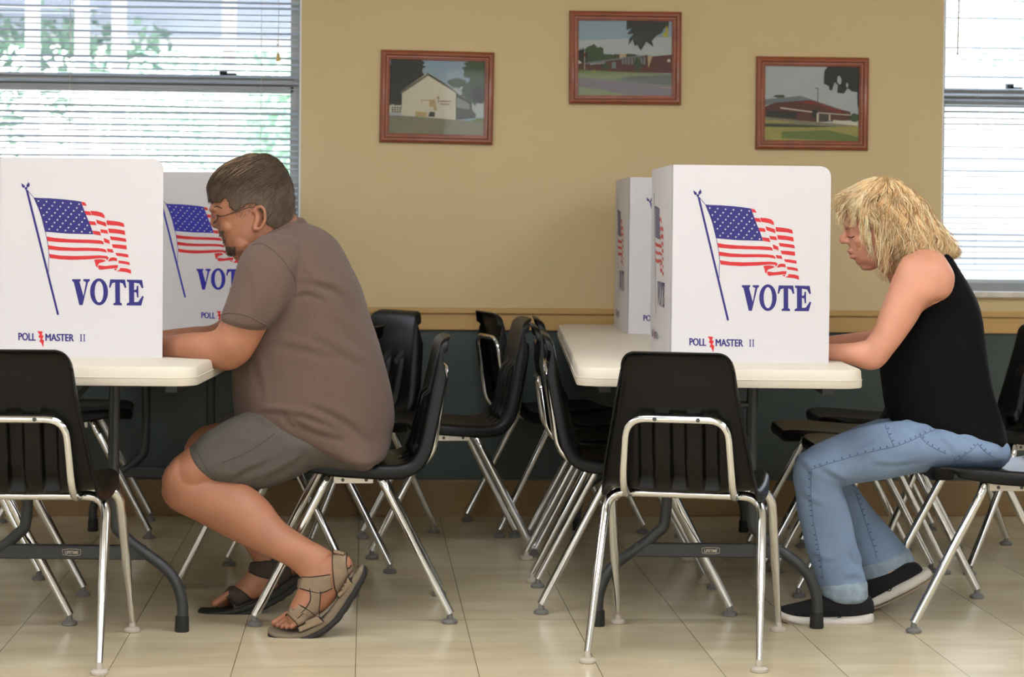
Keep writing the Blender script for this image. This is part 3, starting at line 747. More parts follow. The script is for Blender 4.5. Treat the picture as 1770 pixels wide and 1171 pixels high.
pic3 = [('sky2', full(B3)), ('sky2', full(B3)), ('leaf', blob(375, 525, 60, 18, 14)), ('brick', [(215, 640), (330, 590), (700, 560), (1040, 660), (1135, 680), (1140, 770), (780, 795), (215, 750)]),
 ('grey', [(215, 560), (580, 520), (710, 560), (320, 595), (215, 630)]), ('roof', [(580, 518), (600, 518), (1040, 658), (1010, 662), (710, 562)]), ('red', [(560, 590), (700, 570), (960, 655), (1040, 665), (1040, 700), (780, 610)]),
 ('wht', [(385, 640), (780, 690), (1130, 712), (1130, 720), (780, 700), (385, 655)]), ('dark', [(240, 680), (560, 690), (560, 760), (240, 740)]), ('dark', blob(752, 705, 30, 50, 15, 16, .05)), ('side', [(800, 700), (900, 708), (900, 775), (800, 775)]),
 ('wht', [(775, 700), (795, 700), (795, 795), (775, 795)]), ('wht', [(905, 715), (920, 715), (920, 780), (905, 780)]), ('leaf', blob(1180, 745, 50, 50, 16)), ('wht', [(950, 770), (1215, 790), (1215, 830), (950, 800)]),
 ('pave', [(215, 745), (780, 795), (1215, 830), (1215, 860), (215, 860)]), ('dry', [(215, 775), (600, 800), (215, 815)]), ('shade', [(215, 815), (600, 825), (990, 840), (900, 862), (600, 850), (215, 852)]), ('dry', [(215, 850), (600, 855), (1228, 835), (1228, 998), (215, 998)]),
 ('grass', [(400, 900), (900, 880), (1228, 950), (1228, 998), (400, 970)]),
 ('side', [(779, 440), (787, 440), (787, 700), (779, 700)]), ('side', [(750, 432), (790, 434), (790, 442), (750, 440)]),
 ('dark', [(895, 200), (1228, 200), (1228, 700), (1208, 600), (1205, 470), (1150, 465), (1100, 430), (1060, 490), (990, 480), (995, 400), (960, 370), (930, 460), (905, 450), (900, 410), (845, 385), (850, 250)]),
 ('sky2', blob(1010, 350, 22, 45, 17, 12)), ('sky2', blob(1095, 400, 12, 25, 18, 10))]
picture([(1308, 98), (1502, 100), (1498, 261), (1304, 258)], pic3, B3, 'rightmost framed photo of a low brick building under a tree branch')
# ------------------------------------------------------------------ people
from mathutils.bvhtree import BVHTree
m_skin = mat('tanned skin', (162, 108, 81), .52, bump=.12, bscale=420, var=.10, vscale=18, sss=.12)
m_skinw = mat('fair skin', (208, 146, 120), .5, bump=.1, bscale=420, var=.06, vscale=14, sss=.12)
m_shirt = mat('heather brown jersey', (96, 76, 67), .95, bump=.5, bscale=900, var=.10, vscale=260, sheen=.08)
m_shorts = mat('grey canvas shorts', (84, 78, 72), .95, bump=.5, bscale=800, var=.08, vscale=30)
m_tank = mat('black cotton', (6, 6, 7), .95, bump=.4, bscale=700, spec=.2)
m_jean = mat('washed blue denim', (118, 138, 166), .95, bump=.5, bscale=900, var=.16, vscale=9)
m_jcuff = mat('pale denim inside', (140, 156, 172), .95, bump=.6, bscale=500, var=.18, vscale=40)
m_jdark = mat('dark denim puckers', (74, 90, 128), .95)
m_jseam = mat('denim seam thread', (90, 108, 138), .95)
m_hairm = mat('brown hair', (76, 59, 45), .6, var=.3, vscale=60)
m_hairl = mat('light brown hair', (124, 100, 75), .55, var=.3, vscale=60)
m_blond = mat('blonde hair', (228, 186, 134), .5, var=.22, vscale=30)
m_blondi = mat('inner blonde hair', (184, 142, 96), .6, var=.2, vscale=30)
m_blond2 = mat('light blonde hair', (248, 226, 186), .45, var=.15, vscale=30)
m_blond3 = mat('dark blonde roots', (150, 116, 74), .55, var=.25, vscale=30)
m_lip = mat('lips', (172, 92, 84), .45)
m_lash = mat('dark lashes', (70, 45, 35), .7)
m_gf = mat('bronze glasses frame', (74, 62, 52), .3, .7)
m_lens = glass_mat('spectacle lens', (.9, .9, .9), .12)
m_eye = mat('eye white', (225, 218, 210), .25)
m_iris = mat('iris', (60, 50, 40), .3)
m_tan2 = mat('taupe nubuck', (132, 112, 90), .9, bump=.4, bscale=300, var=.1, vscale=40)
m_dtan = mat('dark brown strap', (62, 52, 44), .9, bump=.3, bscale=300)
m_blk = mat('black rubber', (24, 23, 22), .7, bump=.4, bscale=120)
m_foam = mat('taupe rubber sole', (112, 98, 80), .8, bump=.2, bscale=200)
m_canvas = mat('black canvas', (18, 18, 19), .95, bump=.4, bscale=700)
m_wsole = mat('white rubber sole', (205, 198, 190), .6, var=.08, vscale=30)
m_tread = mat('tan tread', (150, 132, 112), .8, bump=.6, bscale=60)
m_piping = mat('black piping', (25, 22, 20), .9)
m_lace = mat('black lace', (16, 16, 16), .9)
m_nail = mat('nail', (225, 180, 160), .3)

class Person:
    def __init__(s, name, X, D, **k):
        s.base = V((X, D, 0)); s.root = things_at(name, X, D, **k)
    def P(s, x, y, D): return C(x, y, D) - s.base
    def rings(s, sts, k=4, n=28, e=2.0):
        """stations (x1,y1,x2,y2,D,rb): ellipse whose silhouette passes both pixels"""
        out = []
        sts = [tuple(q[:6]) for q in sts]
        for x1, y1, x2, y2, D, rb in cr(sts, k):
            p1, p2 = s.P(x1, y1, D), s.P(x2, y2, D)
            c = (p1+p2)/2; a = (p1-p2)/2; b_ = V((0, rb, 0)); r = []
            for j in range(n):
                t = 2*pi*j/n; ct, stt = cos(t), sin(t)
                r.append(c + a*math.copysign(abs(ct)**(2/e), ct) + b_*math.copysign(abs(stt)**(2/e), stt))
            out.append(r)
        # domed ends
        def dome(r, nx):
            c = sum(r, V())/len(r); cn = sum(nx, V())/len(nx); d = (c-cn); d = d.normalized()*min(.02, (r[0]-c).length*.6) if d.length > 0 else d
            return [[c + (p-c)*.82 + d*.6 for p in r], [c + (p-c)*.42 + d for p in r]]
        A = dome(out[0], out[1]); B = dome(out[-1], out[-2])
        return [A[1], A[0]] + out + B
    def limb(s, b, sts, k=4, n=28, e=2.0): b.loft(s.rings(sts, k, n, e))
    def chain(s, b, pts, n=12, k=3):
        pts = cr(pts, k) if len(pts) > 2 else pts
        q = [s.P(x, y, D) for x, y, D, r in pts]; rr = [p[3] for p in pts]
        d0 = (q[0]-q[1]).normalized(); d1 = (q[-1]-q[-2]).normalized()
        q = [q[0]+d0*rr[0]*.85, q[0]+d0*rr[0]*.5] + q + [q[-1]+d1*rr[-1]*.5, q[-1]+d1*rr[-1]*.85]
        rr = [rr[0]*.45, rr[0]*.85] + rr + [rr[-1]*.85, rr[-1]*.45]
        b.tube(q, rr, n)
    def ball(s, b, x, y, D, r, sc=(1, 1, 1)): b.sphere(s.P(x, y, D), r, 14, sc=sc)
    def fuse(s, b, name, m, parent, vox=.004, sm=4, disp=None):
        me = b.mesh('tmp'); fixn(me)
        o = bpy.data.objects.new('tmp', me); COL.objects.link(o)
        r = o.modifiers.new('r', 'REMESH'); r.mode = 'VOXEL'; r.voxel_size = vox; r.adaptivity = 0
        if sm:
            q = o.modifiers.new('s', 'SMOOTH'); q.factor = .5; q.iterations = sm
        dg = bpy.context.evaluated_depsgraph_get()
        me2 = bpy.data.meshes.new_from_object(o.evaluated_get(dg)); me2.name = name
        bpy.data.objects.remove(o); bpy.data.meshes.remove(me)
        me2.materials.clear(); me2.materials.append(m)
        if disp:
            me2.update(); ns = [v.normal.copy() for v in me2.vertices]
            for v, nn in zip(me2.vertices, ns): v.co += nn*disp(v.co, nn)
        return link(name, me2, parent, True, 0, 180, fix=False)
    def bvh(s, *objs):
        vs = []; fs = []
        for o in objs:
            k = len(vs); vs += [v.co.copy() for v in o.data.vertices]; fs += [[i+k for i in p.vertices] for p in o.data.polygons]
        return BVHTree.FromPolygons(vs, fs)
    def hit(s, tree, x, y, lift=.001):
        o = V((0, 0, CAMH)) - s.base; d = (C(x, y, 1)-V((0, 0, CAMH))).normalized()
        h = tree.ray_cast(o, d)
        return (h[0] + h[1]*lift) if h[0] is not None else None
    def drawn(s, tree, pts, r, name, m, parent, k=4, lift=.0008, n=6):
        q = [s.hit(tree, x, y, lift) for x, y in cr(pts, k)]
        q = [p for p in q if p is not None]
        if len(q) < 2: return
        b = M(); b.tube(q, r, n); return b.build(name, m, parent, angle=180)
def hand(b, wr, fwd, up, side, curl=.9, spread=1.0, L=1.0):
    """palm, four fingers and a thumb as overlapping tapered chains; fused with the arm"""
    fwd = fwd.normalized(); up = (up - fwd*up.dot(fwd)).normalized(); sd = fwd.cross(up)*side
    def ell(c, a, t, fr):
        return [c + sd*a*cos(2*pi*j/16) + up*t*sin(2*pi*j/16) for j in range(16)]
    b.loft([ell(wr - fwd*.02, .024*L, .018*L, 0), ell(wr, .025*L, .018*L, 0), ell(wr+fwd*.03*L, .036*L, .018*L, 0), ell(wr+fwd*.062*L, .041*L, .016*L, 0), ell(wr+fwd*.086*L, .039*L, .013*L, 0), ell(wr+fwd*.093*L, .03*L, .008*L, 0)])
    for i, (off, ln) in enumerate(((.030, .070), (.0105, .078), (-.0095, .073), (-.0285, .058))):
        p = wr + fwd*.080*L + sd*off*L; d = (fwd + sd*off*1.2*spread).normalized(); pts = [p]; rr = [.0098*L]; a = 0
        for k, (seg, c_) in enumerate(((.45, .45), (.3, .75), (.25, .5))):
            for h in range(3):
                a += curl*c_/3*(1 + .12*i); q = d*cos(a) - up*sin(a)
                p = p + q*ln*L*seg/3; pts.append(p); rr.append((.0092 - .0011*(k+h/3))*L)
        pts.append(p + q*.004); rr.append(.0045*L)
        b.tube(pts, rr, 10)
    p = wr + fwd*.022*L + sd*.024*L; d = (fwd*.75 + sd*.62 - up*.25).normalized(); pts = [p]; rr = [.013*L]
    for k in range(7):
        d = (d*1.0 + (fwd*.5 - sd*.28 - up*.25)*.22).normalized(); p = p + d*.0105*L; pts.append(p); rr.append((.0125-.0006*k)*L)
    pts.append(p+d*.004); rr.append(.005*L)
    b.tube(pts, rr, 10)
def folds(sc, amp, seed, st=(1, 1, 1)):
    def f(co, nn):
        q = V((co.x*sc*st[0], co.y*sc*st[1], co.z*sc*st[2])) + V((seed, seed*2.1, 0))
        v = noise.noise(q); u = noise.noise(q*2.3)
        return amp*((1-abs(v)*2.2)*.6 + u*.35 - .35)
    return f
def creases(ps, D, segs, amp=.005, wd=.008):
    """soft cloth folds: each is a valley along a line with a ridge on its upper side, on the camera-side flank"""
    S_ = []
    for sg in segs:
        a, w_ = (sg[0], sg[1]) if not isinstance(sg[0], tuple) else (amp, wd)
        pts = [p for p in sg if isinstance(p, tuple)]
        q = [ps.P(x, y, D) for x, y in cr(pts, 4)]; S_.append(([(p.x, p.z) for p in q], a, w_))
    def f(co, nn):
        if nn.y > .25: return 0
        o = 0
        for q, a, w_ in S_:
            best = 9; sg = 0; n_ = len(q); pos = 0
            for i in range(n_-1):
                (x0, z0), (x1, z1) = q[i], q[i+1]; dx, dz = x1-x0, z1-z0; L2 = dx*dx+dz*dz+1e-12
                t = ((co.x-x0)*dx+(co.z-z0)*dz)/L2; t = min(1, max(0, t)); ex, ez = co.x-x0-dx*t, co.z-z0-dz*t
                d = ex*ex+ez*ez
                if d < best: best = d; sg = 1 if dx*ez-dz*ex > 0 else -1; pos = (i+t)/(n_-1)
            d = sqrt(best)
            if d > w_*4: continue
            d *= sg; fade = min(1, pos*4, (1-pos)*3+.05)
            o += a*fade*(-math.exp(-(d/w_)**2) + .9*math.exp(-((d-1.7*w_)/(1.2*w_))**2))
        return o
    return f
class Surf:
    """closed loft addressed by t (0..1 along stations) and angle"""
    def __init__(s, rings): s.r = rings; s.n = len(rings[0]); s.k = len(rings)-1
    def __call__(s, t, a, off=0):
        t = min(max(t, 0), .9999)*s.k; i = int(t); f = t-i
        u = (a/(2*pi)) % 1*s.n; j = int(u) % s.n; g = u-int(u); j2 = (j+1) % s.n
        A = s.r[i]; B = s.r[i+1]
        p = (A[j]*(1-g)+A[j2]*g)*(1-f) + (B[j]*(1-g)+B[j2]*g)*f
        if off:
            c = (sum(A, V())*(1-f)+sum(B, V())*f)/s.n; d = p-c
            if t < s.k*.12: d = d.normalized() + V((0, 0, 1.2*(1-t/(s.k*.12))))
            p = p + d.normalized()*off
        return p
def strand(b, pts, r0, mi, n=3):
    N = len(pts); b.tube(pts, [r0*(.5+.5*min(1, i/2))*(1-(i/(N-1))**2.2*.85) for i in range(N)], n, mi)
def ribbon(ps, ea, eb, name, m, parent, th=.003, k=5, across=6, pipe=None, tree=None, Dc=0):
    A = cr(ea, k); B = cr(eb, k); n = min(len(A), len(B)); vs = []; fs = []
    def pt(q):
        p = ps.P(*q)
        if tree and q[2] < Dc + .004:
            h = ps.hit(tree, q[0], q[1], .0028)
            if h is not None and abs(h.y-p.y) < .03: return h
        return p
    for i in range(n):
        for j in range(across+1): vs.append(pt(tuple(u_ + (v_-u_)*j/across for u_, v_ in zip(A[i], B[i]))))
    w_ = across+1
    fs = [(i*w_+j, i*w_+j+1, (i+1)*w_+j+1, (i+1)*w_+j) for i in range(n-1) for j in range(across)]
    b = M(); b.add(vs, fs); o = b.build(name, m, parent, angle=60)
    q = o.modifiers.new('s', 'SOLIDIFY'); q.thickness = th; q.offset = 0
    if pipe:
        for E_ in (A, B):
            b = M(); b.tube([pt(q) for q in E_], .0019, 6); b.build('strap_piping', m_piping, o)
    return o
# ================================================================== man
DM = 5.90
man = Person('person', -.47, 5.85, label='man in a brown t-shirt, grey shorts and sandals, seated and writing', cat='person')
mp = man.root
hrows = [(283, 415, 470, .045), (292, 392, 485, .062), (310, 376, 496, .073), (330, 368, 501, .077), (350, 364, 504, .078), (366, 366, 505, .078), (378, 370, 506, .076), (390, 375, 505, .075),
         (402, 379, 499, .073), (414, 384, 492, .069), (424, 388, 480, .062), (433, 393, 468, .053), (441, 402, 455, .038)]
def rows(rs, D, dx=0, dw=0): return [(x0-dx, y, x1+dx, y, D, w_+dw) for y, x0, x1, w_ in rs]
b = M()
man.limb(b, rows(hrows, 5.88), 3, 32, 2.15)
man.limb(b, [(398, 412, 508, 358, 5.88, .060), (410, 438, 514, 378, 5.88, .063), (420, 470, 535, 396, 5.89, .075), (430, 500, 560, 420, 5.90, .09)])
# brow, nose, mouth, cheek, chin
man.chain(b, [(371, 361, 5.835, .007), (366.5, 362, 5.855, .008), (365.5, 362, 5.88, .008), (366.5, 362, 5.905, .008), (371, 361, 5.925, .007)])
man.chain(b, [(369, 368, 5.88, .007), (368.5, 378, 5.88, .0085), (371, 386, 5.88, .0115), (373, 389, 5.88, .011)])
for s_ in (-1, 1): man.ball(b, 376.5, 391, 5.88+s_*.012, .0085)
man.chain(b, [(387, 402, 5.855, .007), (383, 401, 5.868, .009), (382.5, 401, 5.88, .009), (383, 401, 5.892, .009), (387, 402, 5.905, .007)])
man.chain(b, [(393, 417, 5.86, .006), (389.5, 417, 5.88, .008), (393, 417, 5.90, .006)])
man.chain(b, [(401, 432, 5.865, .011), (397, 430, 5.88, .013), (401, 432, 5.895, .011)])
man.ball(b, 396, 392, 5.835, .022); man.ball(b, 396, 392, 5.925, .022)
man.ball(b, 420, 420, 5.845, .035); man.ball(b, 420, 420, 5.915, .035)
for s_ in (-1, 1):     # ears
    De = 5.88+s_*.083
    ear = [(447+11.5*sin(a)+ -2*cos(a)*-1, 377-20*cos(a), De + s_*.006*(1+sin(a)), .0052) for a in [radians(q) for q in (-60, -30, 0, 30, 60, 90, 120, 150, 180, 200)]]
    man.chain(b, ear, 8, 2)
    man.chain(b, [(443, 364, De-s_*.004, .008), (446, 378, De-s_*.004, .009), (441, 392, De-s_*.003, .008)], 8, 2)
    man.ball(b, 441, 396, De, .0075)
# trunk inside the clothes
mrows = [(398, 490, 530, .055), (414, 462, 556, .10), (434, 445, 575, .15), (460, 428, 600, .18), (500, 418, 618, .19), (560, 412, 638, .195), (620, 412, 656, .198), (680, 414, 672, .20), (730, 425, 674, .19), (775, 520, 664, .18), (798, 560, 645, .15)]
man.limb(b, rows(mrows, DM), 3, 36, 2.3)
# near arm
man.limb(b, [(445, 436, 505, 446, 5.74, .05), (425, 456, 505, 478, 5.71, .058), (404, 500, 490, 518, 5.69, .055), (389, 540, 464, 562, 5.67, .052), (380, 558, 450, 590, 5.67, .05), (372, 570, 428, 624, 5.67, .047),
             (358, 574, 395, 641, 5.68, .045), (336, 575, 352, 633, 5.69, .045), (310, 578, 315, 624, 5.72, .043), (280, 583, 282, 619, 5.76, .037), (250, 588, 251, 616, 5.80, .031), (236, 590, 236, 614, 5.82, .028)], 4)
# far arm
man.limb(b, [(445, 440, 500, 450, 6.05, .05), (425, 460, 500, 480, 6.09, .056), (404, 500, 475, 520, 6.11, .053), (385, 545, 445, 565, 6.11, .048), (365, 562, 405, 602, 6.10, .042), (335, 565, 345, 606, 6.08, .04), (300, 569, 302, 602, 6.04, .036), (270, 573, 271, 600, 6.01, .030), (252, 575, 252, 598, 6.0, .027)], 4)
hand(b, man.P(234, 602, 5.825), V((-1, .25, -.03)), V((.05, -.25, 1)), 1, .8)
hand(b, man.P(250, 587, 6.0), V((-1, -.35, -.03)), V((.05, .1, 1)), -1, .45)
# near leg
man.limb(b, [(560, 725, 590, 800, 5.82, .09), (480, 722, 510, 815, 5.78, .088), (420, 735, 440, 835, 5.74, .08), (345, 764, 385, 838, 5.71, .07), (312, 784, 350, 855, 5.70, .062), (296, 798, 330, 868, 5.70, .052)])
man.limb(b, [(322, 786, 281, 838, 5.70, .054), (345, 795, 281, 858, 5.70, .058), (372, 816, 297, 880, 5.70, .060), (400, 830, 331, 897, 5.69, .063), (430, 840, 375, 920, 5.68, .065), (462, 866, 410, 938, 5.67, .060), (491, 903, 445, 955, 5.65, .050), (530, 930, 480, 970, 5.63, .041), (558, 945, 505, 985, 5.62, .035), (578, 958, 521, 1000, 5.61, .034)], 4)
man.limb(b, [(592, 960, 606, 990, 5.60, .026), (578, 957, 598, 1008, 5.60, .033), (550, 965, 584, 1030, 5.60, .036), (527, 990, 568, 1050, 5.60, .038), (517, 1015, 550, 1064, 5.60, .042), (506, 1038, 530, 1076, 5.60, .045), (499, 1052, 518, 1082, 5.60, .045)], 3, 24)
for x, y, d, r in ((475, 1078, 5.638, .0115), (480, 1082, 5.612, .0082), (488, 1084, 5.594, .008), (496, 1084.5, 5.576, .0078), (504, 1084, 5.560, .0074)):
    man.chain(b, [(x+24, y-15, 5.60+(d-5.60)*.8 if d < 5.7 else d, r), (x+12, y-8, d, r*.9), (x+5, y-3, d, r*.85), (x, y, d, r)], 10, 2)
# far leg
man.limb(b, [(560, 725, 590, 800, 5.98, .09), (450, 715, 480, 800, 6.03, .085), (395, 725, 420, 800, 6.05, .072), (352, 738, 378, 800, 6.06, .062)])
man.limb(b, [(362, 738, 319, 782, 6.06, .056), (385, 760, 325, 815, 6.05, .058), (410, 800, 350, 855, 6.03, .060), (435, 850, 385, 890, 6.01, .056), (456, 905, 410, 930, 5.98, .046), (472, 940, 430, 955, 5.95, .038), (485, 965, 440, 975, 5.94, .034)], 4)
man.limb(b, [(500, 968, 514, 985, 5.93, .026), (486, 962, 505, 1000, 5.93, .033), (460, 963, 485, 1015, 5.93, .036), (436, 978, 460, 1030, 5.93, .038), (418, 1000, 435, 1041, 5.93, .042), (402, 1016, 416, 1047, 5.93, .044)], 3, 24)
for x, y, d, r in ((372, 1043, 5.895, .0115), (376, 1045, 5.915, .009), (380, 1046, 5.932, .009), (386, 1046, 5.948, .0085), (392, 1046, 5.962, .008)):
    man.chain(b, [(x+24, y-15, 5.60+(d-5.60)*.8 if d < 5.7 else d, r), (x+12, y-8, d, r*.9), (x+5, y-3, d, r*.85), (x, y, d, r)], 10, 2)
mbody = man.fuse(b, 'body', m_skin, mp, .0034, 3)
# t-shirt
srows = [(386, 498, 530, .045), (394, 474, 552, .085), (406, 452, 570, .13), (424, 437, 584, .17), (448, 424, 599, .195), (475, 415, 613, .207), (503, 408, 626, .213), (547, 403, 640, .217), (580, 402, 650, .219), (620, 402, 661, .221), (660, 403, 673, .224), (700, 406, 680, .226), (728, 414, 681, .222), (750, 452, 677, .216), (772, 530, 674, .21), (788, 585, 669, .205), (797, 605, 657, .18)]
b = M(); man.limb(b, rows(srows, DM), 4, 44, 2.35)
man.limb(b, [(452, 408, 524, 422, 5.76, .052), (430, 424, 522, 446, 5.73, .068), (415, 446, 514, 478, 5.705, .075), (401, 489, 503, 512, 5.685, .072), (389, 523, 483, 544, 5.672, .068), (380, 548, 464, 568, 5.665, .064)], 4)
man.limb(b, [(452, 408, 524, 422, 6.03, .052), (430, 424, 522, 446, 6.06, .068), (415, 446, 514, 478, 6.09, .072), (402, 489, 500, 512, 6.11, .069), (392, 523, 475, 544, 6.12, .064), (384, 545, 455, 562, 6.12, .06)], 4)
mcr = creases(man, 5.70, [[(512, 486), (530, 490), (552, 495), (577, 503), (600, 522)], [(512, 518), (526, 510), (545, 514), (566, 526)], [(462, 570), (480, 555), (495, 538), (508, 520)],
   [.004, .012, (515, 472), (540, 484), (570, 504), (595, 526)], [.004, .012, (534, 585), (570, 602), (610, 628), (642, 650)], [.0035, .012, (470, 596), (520, 606), (560, 616), (600, 622)],
   [.006, .009, (486, 712), (506, 726), (530, 742), (560, 754), (600, 764)], [.005, .009, (444, 716), (490, 716), (530, 722), (582, 746)], [.005, .007, (488, 716), (500, 732), (516, 744)], [.004, .01, (530, 700), (570, 716), (610, 742), (640, 772)],
   [.0035, .012, (545, 420), (575, 445), (600, 480)], [.0035, .012, (420, 600), (440, 640), (450, 690)], [.003, .011, (430, 470), (440, 505), (436, 540)], [.003, .011, (465, 460), (480, 490), (480, 525)], [.003, .014, (560, 540), (600, 580), (630, 630)]])
def mfold(co, nn):
    return folds(7, .004, 3.1, (1, 1, .6))(co, nn) + mcr(co, nn)
shirt = man.fuse(b, 'tshirt', m_shirt, mp, .0055, 3, mfold)
tr = man.bvh(shirt)
man.drawn(tr, [(436, 424), (455, 422), (480, 440), (500, 465), (512, 492), (510, 512)], .0014, 'sleeve_seam', m_shirt, shirt)
man.drawn(tr, [(382, 544), (400, 541), (425, 545), (447, 555), (464, 565)], .0018, 'cuff_hem', m_shirt, shirt)
b = M(); man.limb(b, [(408, 436, 517, 380, 5.88, .070), (412, 444, 520, 387, 5.88, .075)], 2, 40); man.fuse(b, 'collar', m_shirt, shirt, .003, 2)
# shorts
b = M()
man.limb(b, [(654, 772, 634, 804, DM, .16), (640, 735, 620, 812, DM, .19), (560, 712, 570, 810, DM, .19), (500, 705, 520, 812, DM, .17)], 4, 40, 2.5)
man.limb(b, [(580, 712, 610, 810, 5.82, .11), (505, 704, 545, 812, 5.79, .104), (455, 704, 505, 830, 5.765, .098), (412, 716, 460, 844, 5.74, .09), (365, 742, 415, 846, 5.72, .083), (328, 773, 376, 836, 5.71, .076)], 5)
man.limb(b, [(560, 712, 590, 800, 5.99, .10), (450, 705, 480, 805, 6.03, .094), (412, 708, 440, 800, 6.05, .086), (382, 716, 408, 796, 6.06, .076)], 5)
shorts = man.fuse(b, 'shorts', m_shorts, mp, .005, 3, (lambda f1, f2: lambda c, n: f1(c, n)+f2(c, n))(folds(8, .005, 7.7, (1, 1, 1)), creases(man, 5.70, [(( 430, 716), (455, 735), (490, 745)), ((400, 835), (430, 815), (470, 800)), ((450, 835), (490, 815), (530, 790)), ((340, 770), (380, 765), (410, 750)), ((470, 720), (500, 745), (540, 760))], .004, .010)))
tr = man.bvh(shorts)
man.drawn(tr, [(336, 766), (346, 790), (362, 815), (384, 836)], .0013, 'hem_stitch', m_shorts, shorts)
man.drawn(tr, [(384, 800), (420, 785), (450, 768), (474, 750)], .0013, 'pocket_seam', m_shorts, shorts)
# hair
def hairline(poly, n=600):
    def inside(x, z):
        c = False; j = len(poly)-1
        for i in range(len(poly)):
            xi, yi = poly[i]; xj, yj = poly[j]
            if (yi > z) != (yj > z) and x < (xj-xi)*(z-yi)/(yj-yi)+xi: c = not c
            j = i
        return c
    return inside
hr = [(266.5, 438, 456, .014), (270, 422, 468, .033), (276, 405, 480, .048), (288, 385, 491, .066), (305, 369, 500, .078), (325, 361, 506, .083), (345, 361, 508.5, .0835), (366, 366, 509, .082), (385, 374, 509.5, .079), (400, 384, 505, .075)]
rg = man.rings(rows(hr, 5.88), 14, 168, 2.15)[2:-2]
polypx = [(345, 330), (358, 348), (366, 350), (384, 352), (393, 341), (399, 346), (405, 362), (414, 367), (424, 361), (433, 353), (446, 352), (457, 362), (461, 380), (469, 390), (490, 398), (520, 395), (530, 300), (450, 250), (350, 270)]
poly = [(lambda p: (p.x, p.z))(man.P(x, y, 5.88)) for x, y in polypx]
ins = hairline(poly)
b = M(); R_ = len(rg); NR = 168
vs = [p for r in rg for p in r]; fs = []
for i in range(R_-1):
    for j in range(NR):
        k = (j+1) % NR; q = (i*NR+j, i*NR+k, (i+1)*NR+k, (i+1)*NR+j); c = (vs[q[0]]+vs[q[2]])/2
        c = c + V((noise.noise(c*90)*.004, 0, noise.noise(c*110+V((3, 0, 0)))*.004))
        if ins(c.x, c.z): fs.append(q)
fs.append(tuple(range(NR)))
b.add(vs, fs); hair = b.build('hair', [m_hairm, m_hairl], mp, angle=180)
q = hair.modifiers.new('s', 'SOLIDIFY'); q.thickness = .003; q.offset = -.6
S = Surf(man.rings(rows(hr, 5.88), 5, 72, 2.15)[2:-2]); rnd = random.Random(4); b = M()
for i in range(2600):
    t = rnd.uniform(.0, .98); a = rnd.uniform(-pi, pi)
    p = S(t, a)
    if not ins(p.x, p.z - .003): continue
    up_ = t < .45
    L_ = rnd.uniform(.6, 1)*(.20 if up_ else .085); pts = []
    w0 = rnd.uniform(-.12, .12)
    for k in range(6):
        f = k/5; tt = t + L_*f; aa = a*(1-(.30 if up_ else .06)*f) + w0*f
        pp = S(tt, aa, (.001 + .005*sin(f*pi)*(1 if up_ else .4) + rnd.uniform(0, .0008)))
        pts.append(pp)
    if not ins(pts[-1].x, pts[-1].z+.003): pts = pts[:4]
    strand(b, pts, rnd.uniform(.0006, .0012) if up_ else .0005, 1 if (t < .38 and cos(a) > -.35 and rnd.random() < .42) else 0)
for k in range(5):   # loose crown hair
    b.tube([V(q) for q in cr([tuple(man.P(x, y, 5.87+.006*k)) for x, y in ((448, 270), (462, 266), (474-k, 270), (484, 282), (491, 298))], 4)], .00035, 3)
b.build('hair_strands', [m_hairm, m_hairl], hair, angle=180)
tr = man.bvh(mbody)
b = M(); rnd = random.Random(9)
fade = hairline([(392, 342), (400, 366), (412, 376), (428, 372), (438, 358), (456, 352), (462, 385), (474, 402), (500, 404), (514, 392), (512, 370), (470, 350), (420, 335)])
for i in range(2200):
    x, y = rnd.uniform(392, 514), rnd.uniform(340, 404)
    if not fade(x, y): continue
    p = man.hit(tr, x, y, 0)
    if p is None or rnd.random() < .35*max(0, (y-352)/45): continue
    sgn = rnd.choice((-1, 1)); p = V(p); p.y = p.y if sgn < 0 else 2*(5.88-man.base.y) - p.y
    d = V((rnd.uniform(-.2, .5), sgn*.22, -1)).normalized()*rnd.uniform(.003, .007)
    b.tube([p, p+d], [.0005, .0003], 3)
b.build('short_side_hair', m_hairm, hair, angle=180)
b = M(); rnd = random.Random(8)
m_beard = mat('brown grey beard', (88, 70, 58), .8)
for (x0, y0, x1, y1, N_, dd) in ((380, 399, 387, 407, 90, .02), (391, 426, 408, 441, 420, .03), (386, 407, 391, 426, 60, .03)):
    for i in range(N_):
        x = rnd.uniform(x0, x1); y = rnd.uniform(y0, y1)
        o_ = V((0, 0, CAMH)) - man.base; sgn = rnd.choice((-1, 1))
        p = man.hit(tr, x, y, 0)
        if p is None: continue
        p2 = V((p.x, p.y, p.z)); dy = (5.88-man.base.y)
        p2.y = p2.y if sgn < 0 else 2*dy - p2.y
        d = V((-.35, sgn*.25, -1)).normalized()*rnd.uniform(.004, .009)
        b.tube([p2, p2+d*.6+V((-.0015, 0, 0)), p2+d], [.0006, .0006, .0003], 3)
# chin tuft
for i in range(260):
    a = rnd.uniform(0, 2*pi); r = rnd.uniform(0, .016); p = man.P(400+rnd.uniform(-6, 7), 436+rnd.uniform(-3, 3), 5.88 + r*cos(a))
    d = V((rnd.uniform(-.6, .1), rnd.uniform(-.2, .2), -1)).normalized()*rnd.uniform(.006, .012)
    b.tube([p, p+d], [.0008, .0004], 3)
b.build('beard', m_beard, mp, angle=180)
man.drawn(tr, [(370, 359), (375, 357), (384, 360)], .0018, 'eyebrow', m_hairm, mp)
man.drawn(tr, [(374, 373), (378, 374), (383, 375)], .0009, 'eyelid', m_lash, mp)
